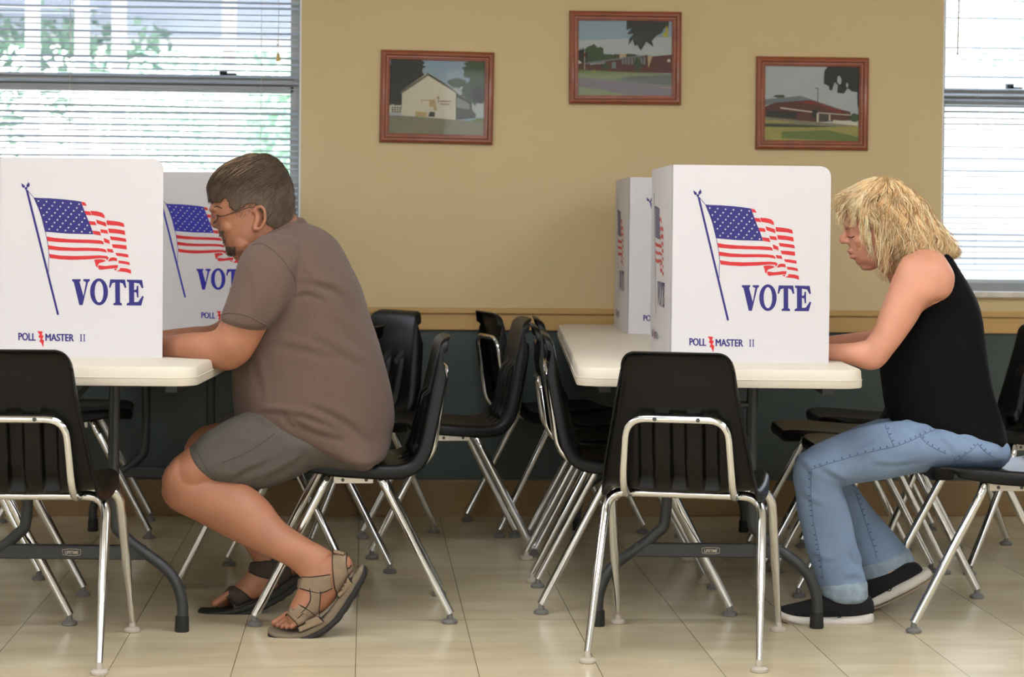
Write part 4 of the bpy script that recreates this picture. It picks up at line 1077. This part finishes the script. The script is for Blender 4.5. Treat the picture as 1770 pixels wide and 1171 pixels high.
# glasses
gl = empty('eyeglasses', (0, 0, 0)); gl.parent = mp
for nm in (-1, 1):
    cD = 5.88+nm*.030; b = M(); q = []
    for k in range(20):
        a = 2*pi*k/20; q.append(man.P(370.5 + 6.0*(-cos(a))*-.45 + abs(0) + (3.2 if True else 0)*(nm*sin(a)*.0), 377.5+9.5*cos(a)*-1, cD + .021*sin(a)) + V((.0025*(abs(sin(a)))+ (.006 if nm*sin(a) > 0 else 0)*abs(sin(a)), 0, 0)))
    b.tube(q, .0013, 6, closed=True); rim = b.build('rim', m_gf, gl)
    b = M(); b.add(q, [tuple(range(20))]); b.build('lens', m_lens, rim, smooth=False)
    b = M(); D1 = 5.88+nm*.084; b.tube([man.P(374, 372, 5.88+nm*.056), man.P(379, 373.5, 5.88+nm*.066), man.P(385, 374, 5.88+nm*.071), man.P(410, 366, 5.88+nm*.081), man.P(432, 358, D1), man.P(441, 359, D1), man.P(446, 364, D1-nm*.003)], .0012, 6); b.build('temple', m_gf, gl)
b = M(); b.tube([man.P(369, 375, 5.871), man.P(366.5, 373, 5.88), man.P(369, 375, 5.889)], .0012, 6); b.build('bridge', m_gf, gl)
# sandals
def sandal(ps, Dc, top, bot, rbs, straps, mstrap, msole, label):
    s_ = M(); mid = [((a[0]+b_[0])/2, (a[1]+b_[1])/2) for a, b_ in zip(top, bot)]
    ps.limb(s_, [(t[0], t[1], m_[0]+(m_[0]-t[0])*.35, m_[1]+(m_[1]-t[1])*.35, Dc, r) for t, m_, r in zip(top, mid, rbs)], 4, 32, 4)
    root = ps.fuse(s_, 'sandal', msole, ps.root, .003, 2)
    s_ = M(); ps.limb(s_, [(m_[0], m_[1], q[0], q[1], Dc, r*1.015) for q, m_, r in zip(bot, mid, rbs)], 4, 32, 4)
    def tread(co, nn): return (.0012 if (int(co.x*90) % 2) else 0)
    ps.fuse(s_, 'outsole', m_blk, root, .003, 2, tread)
    tr_ = ps.bvh(mbody)
    for ea, eb in straps: ribbon(ps, ea, eb, 'strap', mstrap, root, pipe=True, tree=tr_, Dc=Dc, across=10)
top = [(465, 1086), (480, 1090), (512, 1090), (542, 1078), (568, 1057), (588, 1027), (606, 1001), (620, 982), (624, 977)]
bot = [(466, 1097), (480, 1103), (514, 1107), (550, 1098), (582, 1078), (607, 1045), (626, 1013), (634, 992), (633, 983)]
rbs = [.030, .046, .050, .048, .041, .036, .037, .032, .022]
n_ = 5.562
sandal(man, 5.60, top, bot, rbs, [
  ([(577, 951, 5.625), (576, 953, 5.585), (575, 970, 5.568), (576, 994, 5.560), (579, 1018, 5.556), (586, 1034, 5.562)], [(597, 956, 5.620), (599, 958, 5.590), (598, 975, 5.570), (600, 990, 5.562), (604, 1002, 5.560), (610, 1010, 5.566)]),
  ([(516, 1002, 5.640), (521, 999, 5.60), (535, 999, 5.572), (552, 997, 5.560), (571, 994, 5.557)], [(514, 1018, 5.640), (520, 1018, 5.60), (535, 1022, 5.568), (554, 1025, 5.556), (574, 1017, 5.555)]),
  ([(536, 1018, 5.565), (537, 1036, 5.560), (530, 1050, 5.560), (520, 1060, 5.562)], [(554, 1022, 5.558), (552, 1042, 5.554), (550, 1058, 5.552), (554, 1072, 5.556)]),
  ([(492, 1068, 5.640), (497, 1062, 5.600), (506, 1070, 5.566), (514, 1080, 5.553), (517, 1094, 5.548)], [(505, 1048, 5.640), (512, 1045, 5.600), (528, 1052, 5.565), (546, 1064, 5.553), (560, 1076, 5.552)]),
  ([(512, 1046, 5.625), (505, 1050, 5.600), (500, 1058, 5.575)], [(530, 1052, 5.600), (524, 1060, 5.575), (514, 1069, 5.560)]),
  ([(600, 975, 5.64), (604, 976, 5.62), (605, 980, 5.59), (598, 985, 5.568)], [(606, 990, 5.64), (611, 991, 5.62), (612, 996, 5.59), (604, 1001, 5.565)]),
 ], m_tan2, m_foam, '')
top = [(345, 1052), (362, 1054), (392, 1050), (420, 1042), (450, 1030), (480, 1014), (505, 998), (519, 988), (521, 984)]
bot = [(346, 1061), (362, 1066), (395, 1067), (430, 1062), (462, 1050), (492, 1034), (515, 1016), (526, 998), (525, 990)]
sandal(man, 5.93, top, bot, rbs, [
  ([(492, 950, 5.955), (478, 955, 5.915), (470, 965, 5.898), (478, 1000, 5.892), (486, 1018, 5.894)], [(512, 966, 5.955), (508, 968, 5.915), (500, 972, 5.900), (502, 990, 5.895), (508, 1002, 5.898)]),
  ([(433, 975, 5.968), (436, 973, 5.93), (450, 972, 5.900), (470, 972, 5.893), (488, 980, 5.893)], [(428, 992, 5.968), (432, 990, 5.93), (446, 996, 5.898), (468, 1000, 5.89), (488, 998, 5.891)]),
  ([(378, 1036, 5.968), (385, 1030, 5.93), (396, 1036, 5.895), (402, 1046, 5.883), (404, 1054, 5.882)], [(392, 1020, 5.968), (400, 1014, 5.93), (414, 1020, 5.895), (430, 1032, 5.885), (440, 1040, 5.884)]),
 ], m_dtan, m_blk, '')
# ================================================================== woman
wom = Person('person', 1.22, 5.95, label='blonde curly haired woman in a black tank top and blue jeans, seated and writing', cat='person')
wp = wom.root; DW = 6.0
b = M()
whr = [(322, 1500, 1535, .04), (335, 1482, 1552, .062), (355, 1468, 1566, .073), (375, 1461, 1573, .076), (392, 1460, 1575, .075), (405, 1463, 1573, .073), (418, 1466, 1568, .069), (430, 1469, 1560, .064), (442, 1473, 1548, .056), (452, 1479, 1535, .045), (459, 1487, 1520, .028)]
wom.limb(b, rows(whr, DW), 3, 32, 2.1)
wom.limb(b, [(1503, 446, 1568, 410, DW, .052), (1518, 464, 1588, 425, DW, .054), (1535, 482, 1612, 440, DW, .07), (1545, 510, 1640, 470, DW, .09)])
wom.chain(b, [(1470, 391, 5.965, .006), (1464, 391, 5.985, .008), (1463, 391, 6.0, .008), (1464, 391, 6.015, .008), (1470, 391, 6.035, .006)])
wom.chain(b, [(1465, 397, DW, .006), (1460, 405, DW, .0085), (1456.5, 413, DW, .0105), (1457, 416.5, DW, .0105)])
for s_ in (-1, 1): wom.ball(b, 1462.5, 418, DW+s_*.009, .007)
wom.chain(b, [(1476, 436, 5.978, .004), (1469.5, 434, 5.99, .006), (1468, 434, 6.0, .0065), (1469.5, 434, 6.01, .006), (1476, 436, 6.022, .004)])
wom.chain(b, [(1479, 443, 5.98, .005), (1474, 443.5, 5.99, .0065), (1472.5, 444, 6.0, .007), (1474, 443.5, 6.01, .0065), (1479, 443, 6.02, .005)])
wom.chain(b, [(1488, 452, 5.985, .010), (1485, 452, 6.0, .011), (1488, 452, 6.015, .010)])
wom.ball(b, 1488, 415, 5.962, .022); wom.ball(b, 1488, 415, 6.038, .022)
for s_ in (-1, 1): wom.chain(b, [(1530, 392, DW+s_*.078, .006), (1535, 402, DW+s_*.080, .007), (1530, 414, DW+s_*.077, .006)])
wrows = [(446, 1592, 1634, .085), (460, 1572, 1646, .125), (480, 1562, 1658, .145), (505, 1556, 1670, .152), (540, 1550, 1684, .152), (600, 1536, 1692, .152), (650, 1532, 1698, .152), (700, 1540, 1712, .155), (740, 1560, 1712, .15), (775, 1620, 1700, .12)]
wom.limb(b, rows(wrows, DW), 3, 36, 2.3)
wom.limb(b, [(1578, 438, 1634, 446, 5.865, .044), (1560, 446, 1650, 478, 5.845, .056), (1545, 476, 1640, 512, 5.838, .057), (1531, 512, 1603, 528, 5.835, .050), (1518, 548, 1580, 562, 5.832, .045), (1510, 570, 1560, 590, 5.832, .042), (1502, 582, 1543, 612, 5.832, .040), (1497, 588, 1523, 635, 5.834, .037), (1486, 591, 1500, 640, 5.84, .036), (1462, 594, 1467, 630, 5.85, .035), (1434, 595, 1434, 625, 5.865, .031), (1405, 598, 1405, 621, 5.885, .026), (1388, 600, 1388, 618, 5.895, .023)], 4)
wom.limb(b, [(1578, 440, 1634, 450, 6.13, .044), (1560, 450, 1640, 480, 6.15, .052), (1546, 490, 1615, 515, 6.16, .048), (1530, 535, 1585, 555, 6.16, .043), (1515, 560, 1555, 585, 6.16, .040), (1502, 572, 1528, 612, 6.15, .036), (1480, 575, 1488, 612, 6.13, .034), (1450, 579, 1452, 610, 6.11, .031), (1420, 583, 1420, 607, 6.08, .026), (1400, 586, 1400, 604, 6.07, .023)], 4)
hand(b, wom.P(1386, 609, 5.90), V((-1, .25, -.03)), V((.05, -.2, 1)), 1, .8, L=.9)
hand(b, wom.P(1398, 595, 6.07), V((-1, -.3, -.03)), V((.05, .1, 1)), -1, .45, L=.9)
# legs inside the jeans, down to the ankles and feet
wom.limb(b, [(1640, 745, 1640, 800, 5.90, .08), (1520, 750, 1515, 815, 5.87, .07), (1420, 778, 1430, 835, 5.86, .055), (1390, 800, 1415, 845, 5.86, .048)])
wom.limb(b, [(1384, 800, 1435, 815, 5.86, .045), (1386, 860, 1450, 860, 5.86, .045), (1400, 940, 1460, 935, 5.86, .038), (1425, 1000, 1470, 998, 5.86, .03), (1432, 1040, 1480, 1040, 5.86, .03)])
wom.limb(b, [(1640, 745, 1640, 800, 6.1, .08), (1520, 745, 1515, 805, 6.12, .07), (1425, 775, 1438, 825, 6.13, .05), (1410, 800, 1432, 840, 6.13, .048)])
wom.limb(b, [(1410, 805, 1455, 825, 6.12, .045), (1440, 870, 1490, 870, 6.11, .042), (1475, 935, 1525, 915, 6.09, .034), (1500, 975, 1545, 950, 6.07, .03), (1515, 1000, 1560, 975, 6.06, .03)])
wbody = wom.fuse(b, 'body', m_skinw, wp, .0034, 3)
# tank top
trows = [(440, 1612, 1634, .105), (448, 1606, 1642, .122), (460, 1598, 1650, .134), (478, 1585, 1664, .142), (500, 1568, 1677, .150), (530, 1556, 1688, .156), (560, 1546, 1694, .161), (600, 1532, 1700, .164), (640, 1523, 1706, .166), (680, 1526, 1715, .169), (705, 1531, 1722, .171), (726, 1538, 1728, .173), (744, 1585, 1732, .175), (760, 1640, 1734, .172), (775, 1695, 1733, .15)]
b = M(); wom.limb(b, rows(trows, DW), 4, 44, 2.4)
tank = wom.fuse(b, 'tank_top', m_tank, wp, .005, 3, folds(7, .006, 2.2, (1, 1, .8)))
# bra strap
tr = wom.bvh(tank, wbody)
# jeans
b = M()
wom.limb(b, [(1733, 768, 1720, 800, DW, .13), (1724, 752, 1708, 808, DW, .165), (1680, 738, 1668, 811, DW, .17), (1620, 728, 1610, 812, DW, .165), (1575, 728, 1575, 812, DW, .15)], 4, 40, 2.5)
wom.limb(b, [(1728, 770, 1716, 804, 5.94, .11), (1714, 752, 1700, 808, 5.93, .12), (1680, 738, 1668, 811, 5.92, .118), (1650, 732, 1640, 812, 5.91, .11), (1600, 728, 1590, 817, 5.89, .10), (1545, 729, 1525, 829, 5.875, .09), (1490, 739, 1480, 836, 5.865, .082), (1445, 754, 1450, 842, 5.86, .076), (1408, 770, 1425, 850, 5.86, .070), (1390, 782, 1415, 850, 5.86, .062)], 4)
wom.limb(b, [(1375, 792, 1448, 800, 5.86, .060), (1371, 822, 1456, 838, 5.86, .061), (1376, 870, 1464, 870, 5.86, .058), (1383, 910, 1474, 905, 5.86, .056), (1393, 950, 1482, 942, 5.86, .057), (1405, 985, 1490, 976, 5.86, .059), (1414, 1012, 1497, 1006, 5.86, .060)], 4)
wom.limb(b, [(1640, 725, 1630, 812, 6.09, .10), (1540, 722, 1525, 822, 6.12, .085), (1470, 742, 1470, 830, 6.13, .075), (1415, 770, 1435, 845, 6.14, .062)], 4)
wom.limb(b, [(1395, 795, 1462, 815, 6.13, .058), (1420, 845, 1488, 852, 6.12, .057), (1445, 905, 1520, 893, 6.11, .055), (1470, 950, 1548, 925, 6.10, .056), (1484, 980, 1570, 952, 6.09, .058)], 4)
jcr = creases(wom, 5.82, [[(1404, 802), (1437, 824), (1456, 834)], [(1420, 812), (1450, 830), (1474, 836)], [(1448, 836), (1462, 850), (1466, 868)], [(1510, 757), (1488, 768), (1462, 780)], [(1617, 757), (1630, 768), (1644, 784)],
   [(1597, 752), (1615, 742), (1635, 733)], [(1560, 735), (1585, 750), (1600, 770)], [(1455, 1002), (1475, 1000), (1496, 1008)], [(1462, 955), (1476, 972), (1492, 985)], [(1380, 850), (1400, 870), (1425, 878)], [(1400, 960), (1420, 970), (1445, 972)], [(1500, 800), (1540, 806), (1590, 800)], [(1380, 800), (1392, 812), (1396, 830)], [(1650, 745), (1668, 762), (1690, 770)]], .004, .009)
def jfold(co, nn):
    q = folds(10, .006, 5.2, (1, 1, 1))(co, nn)
    z = co.z; kn = math.exp(-((z-.40)/.05)**2)*(1 if co.x < 0 else 0)
    return q*.6 + jcr(co, nn)
jeans = wom.fuse(b, 'jeans', m_jean, wp, .005, 3, jfold)
b = M(); wom.limb(b, [(1415, 1010, 1499, 1005, 5.86, .0635), (1421, 1030, 1501, 1033, 5.86, .0625)], 3); wom.fuse(b, 'turned_cuff', m_jcuff, jeans, .004, 1, folds(30, .002, 1))
b = M(); wom.limb(b, [(1484, 980, 1573, 951, 6.09, .061), (1491, 1002, 1581, 968, 6.09, .060)], 3); wom.fuse(b, 'turned_cuff', m_jcuff, jeans, .004, 1, folds(30, .002, 4))
tr = wom.bvh(jeans)
for L_ in ([(1403, 812), (1430, 803), (1470, 791), (1510, 780), (1545, 773), (1575, 762), (1600, 750), (1625, 740)], [(1403, 814), (1402, 850), (1406, 900), (1416, 950), (1424, 1004)], [(1690, 767), (1680, 778), (1660, 792), (1645, 800)], [(1690, 768), (1704, 782), (1720, 792)], [(1530, 735), (1536, 752), (1545, 772)], [(1590, 755), (1606, 770), (1635, 785)],
           [(1478, 850), (1495, 900), (1508, 940), (1516, 965)]):
    q = cr(L_, 6); b = M(); pts = [wom.hit(tr, x, y, .0006) for x, y in q]; pts = [p for p in pts if p is not None]
    if len(pts) > 1: b.tube(pts, .0010, 6)
    acc = 0
    for (x0, y0), (x1, y1) in zip(q, q[1:]):
        dx, dy = x1-x0, y1-y0; L2 = sqrt(dx*dx+dy*dy) or 1; acc += L2
        if acc > 8.5:
            acc = 0; nx, ny = dy/L2, -dx/L2
            if ny > 0 or (abs(ny) < .3 and nx > 0): nx, ny = -nx, -ny
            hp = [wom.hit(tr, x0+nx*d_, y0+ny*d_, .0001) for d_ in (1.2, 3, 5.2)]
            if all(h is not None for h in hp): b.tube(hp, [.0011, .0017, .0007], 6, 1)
    b.build('seam', [m_jseam, m_jdark], jeans, angle=180)
# face
tr = wom.bvh(wbody)
wom.drawn(tr, [(1466, 409), (1471, 411), (1477, 409)], .0011, 'eyelashes', m_lash, wp)
wom.drawn(tr, [(1462, 396), (1468, 393), (1478, 394)], .0014, 'eyebrow', m_blond3, wp)
b = M()
wom.chain(b, [(1479, 439.5, 5.978, .002), (1472, 438, 5.987, .0035), (1469, 437.5, 6.0, .004), (1472, 438, 6.013, .0035), (1479, 439.5, 6.022, .002)], 8)
wom.chain(b, [(1479, 441, 5.979, .002), (1474, 442, 5.988, .004), (1471.5, 442.5, 6.0, .0045), (1474, 442, 6.012, .004), (1479, 441, 6.021, .002)], 8)
b.build('lips', m_lip, wp)
# hair: soft inner volume and wavy locks
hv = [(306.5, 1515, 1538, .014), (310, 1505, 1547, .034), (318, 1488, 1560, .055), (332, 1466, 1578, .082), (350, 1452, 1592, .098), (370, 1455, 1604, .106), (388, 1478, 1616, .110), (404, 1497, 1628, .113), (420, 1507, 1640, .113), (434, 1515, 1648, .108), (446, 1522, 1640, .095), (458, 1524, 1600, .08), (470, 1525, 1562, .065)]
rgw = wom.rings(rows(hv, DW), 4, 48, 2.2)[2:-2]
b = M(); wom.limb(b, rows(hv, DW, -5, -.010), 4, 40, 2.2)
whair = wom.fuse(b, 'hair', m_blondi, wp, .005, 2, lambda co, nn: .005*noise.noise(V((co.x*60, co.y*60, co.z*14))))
S = Surf(rgw); rnd = random.Random(11); b = M()
def facegap(p):
    """True where hair must stay off the near and far cheeks"""
    q = p + wom.base; S_ = FPX/q.y; return False
for i in range(330):
    ca = rnd.uniform(-pi, pi); ct = rnd.choice((rnd.uniform(.0, .14), rnd.uniform(.1, .55), rnd.uniform(.1, .45)))
    front = cos(ca) > .62
    cend = rnd.uniform(.30, .44) if front else rnd.uniform(.80, .99)
    if not front and cos(ca) > .35: cend = rnd.uniform(.72, .92)
    if cend - ct < .12: continue
    camp = rnd.uniform(.05, .15); cfr = rnd.uniform(8, 12.5)*(cend-ct)*1.6; cph = rnd.uniform(0, 6.28); clift = rnd.uniform(-.003, .010)
    for s2 in range(13):
        a = ca + rnd.gauss(0, .034); t0 = max(0, ct + rnd.uniform(-.04, .04)); tend = min(.995, cend + rnd.uniform(-.05, .05))
        ph = cph + rnd.gauss(0, .35); amp = camp*rnd.uniform(.8, 1.2); lift = clift + rnd.gauss(0, .0016); fr = cfr*rnd.uniform(.96, 1.04)
        n_ = int(12 + 24*(tend-t0)); pts = []
        for k in range(n_):
            f = k/(n_-1); t = t0+(tend-t0)*f; w_ = min(1, f*2.5)
            aa = a + amp*sin(fr*f*2*pi/3 + ph)*w_
            o_ = lift*w_ + .0060*cos(fr*f*2*pi/3+ph)*w_ + (0.010*max(0, f-.8)/.2 if not front else 0)
            pts.append(S(t, aa, o_))
        r = rnd.random(); mi = 2 if (t0 < .10 and r < .3 and not front) else (1 if r < .42 else 0)
        strand(b, pts, rnd.uniform(.0006, .0012), mi, 3)
# flyaway ends at the back of the neck, bangs and the lock by the cheek
def lock(p0, p1, N_, spread, mi=None, r0=.0011, sag=(0, 0)):
    for i in range(N_):
        j = lambda s_: rnd.gauss(0, s_)
        A = wom.P(p0[0]+j(spread), p0[1]+j(spread*.5), p0[2]+j(.012)); B = wom.P(p1[0]+j(spread), p1[1]+j(spread), p1[2]+j(.014))
        Mx = (A+B)/2 + V((sag[0], 0, sag[1])); ph = rnd.uniform(0, 6); am = rnd.uniform(.001, .005); pts = []
        for k in range(14):
            f = k/13; p = A*(1-f)**2 + Mx*2*f*(1-f) + B*f*f
            pts.append(p + V((sin(f*14+ph), cos(f*11+ph), .4*sin(f*9+ph)))*am*min(1, f*3))
        strand(b, pts, rnd.uniform(.5, 1)*r0, (1 if rnd.random() < .5 else 0) if mi is None else mi, 4)
for dD in (-.05, -.025, 0, .025, .05):
    lock((1480, 330, DW+dD), (1443, 362, DW+dD*.8), 26, 6, sag=(-.015, .02))
    lock((1470, 345, DW+dD), (1456, 385, DW+dD*.9), 22, 6, sag=(-.02, .005))
for s_ in (-1, 1):
    lock((1480, 350, DW+s_*.083), (1474, 392, DW+s_*.070), 34, 6, sag=(0, 0))
    lock((1490, 360, DW+s_*.09), (1494, 425, DW+s_*.080), 40, 5)
    lock((1496, 375, DW+s_*.092), (1506, 446, DW+s_*.076), 26, 3, mi=1)
    lock((1520, 380, DW+s_*.100), (1522, 465, DW+s_*.085), 44, 6)
    lock((1535, 420, DW+s_*.100), (1528, 484, DW+s_*.070), 40, 5)
    lock((1570, 400, DW+s_*.11), (1580, 444, DW+s_*.135), 50, 9)
    lock((1600, 400, DW+s_*.10), (1612, 452, DW+s_*.14), 40, 8)
    lock((1610, 390, DW+s_*.07), (1648, 438, DW+s_*.09), 60, 8, sag=(.005, .01))
for dD in (-.04, 0, .04): lock((1612, 385, DW+dD), (1652, 442, DW+dD), 34, 7, sag=(.006, .012))
b.build('hair_locks', [m_blond, m_blond2, m_blond3], whair, angle=180)
# shoes
def shoe(ps, Dc, sole, upper, msole_bot, laces):
    b = M(); ps.limb(b, [(q[0], q[1], q[2], q[3], Dc, q[4]) for q in sole], 4, 36, 3.2)
    root = ps.fuse(b, 'shoe', m_wsole, ps.root, .003, 1)
    b = M(); ps.limb(b, [(q[0], q[1], q[2], q[3], Dc, q[4]) for q in upper], 4, 32, 2.4); ps.fuse(b, 'upper', m_canvas, root, .003, 2)
    b = M(); ps.limb(b, [(q[2]-(q[0]-q[2])*-.06, q[3]-1, q[2]+(q[2]-q[0])*.12, q[3]+(q[3]-q[1])*.14, Dc, q[4]*.98) for q in sole], 4, 36, 3.2); ps.fuse(b, 'outsole', msole_bot, root, .003, 1, lambda co, nn: .0012*(int((co.x)*160) % 2))
    for L_ in laces:
        b = M(); b.tube([ps.P(*q) for q in cr(L_, 5)], .0014, 6); b.build('lace', m_lace, root)
shoe(wom, 5.86, [(1342, 1050, 1346, 1066, .022), (1354, 1056, 1358, 1072, .040), (1380, 1060, 1382, 1078, .048), (1420, 1063, 1421, 1080, .048), (1460, 1063, 1460, 1080, .041), (1488, 1060, 1488, 1080, .040), (1503, 1057, 1504, 1078, .030)],
     [(1350, 1050, 1352, 1060, .028), (1366, 1046, 1368, 1066, .040), (1392, 1040, 1392, 1068, .045), (1420, 1030, 1420, 1068, .044), (1450, 1020, 1450, 1068, .038), (1478, 1020, 1480, 1068, .037), (1496, 1026, 1500, 1066, .030)], m_tread,
     [[(1441, 1050, 5.815), (1443, 1062, 5.808), (1450, 1068, 5.806), (1456, 1064, 5.808), (1450, 1060, 5.812)], [(1443, 1052, 5.815), (1446, 1060, 5.808), (1444, 1066, 5.806)]])
shoe(wom, 6.06, [(1452, 1042, 1456, 1054, .024), (1470, 1040, 1476, 1055, .040), (1500, 1030, 1508, 1047, .048), (1535, 1013, 1546, 1031, .045), (1566, 997, 1578, 1015, .040), (1590, 985, 1603, 1000, .034), (1597, 982, 1609, 994, .026)],
     [(1462, 1036, 1466, 1048, .030), (1480, 1022, 1490, 1044, .044), (1500, 1005, 1515, 1036, .043), (1530, 985, 1548, 1018, .038), (1555, 972, 1575, 1005, .036), (1577, 972, 1592, 992, .030)], m_tread,
     [[(1525, 1008, 6.018), (1535, 1012, 6.010), (1541, 1016, 6.008), (1538, 1022, 6.008), (1530, 1021, 6.010)], [(1524, 1008, 6.018), (1528, 1018, 6.010), (1527, 1024, 6.008)]])
# ------------------------------------------------------------------ ballots
m_paper = mat('ballot paper', (228, 226, 228), .7)
def ballot(X, D, label, rz):
    t = things_at('ballot_sheet', X, D, .7412, yaw=radians(rz), label=label, cat='paper')
    b = M(); b.box(-.13, .13, -.09, .09, 0, .0012); o = b.build('sheet', m_paper, t, smooth=False)
    b = M()
    for i in range(9):
        for k in range(2): b.flatpoly([(-.11+.12*k, .07-.017*i), (-.02+.12*k, .07-.017*i), (-.02+.12*k, .067-.017*i), (-.11+.12*k, .067-.017*i)], (0, 0, .0015), (1, 0, 0), (0, 1, 0))
    return t
ballot(-1.09, 5.86, 'white ballot sheet under the hands of the man in the brown shirt', 6)
ballot(.70, 5.96, 'white ballot sheet under the hands of the blonde woman', -5)
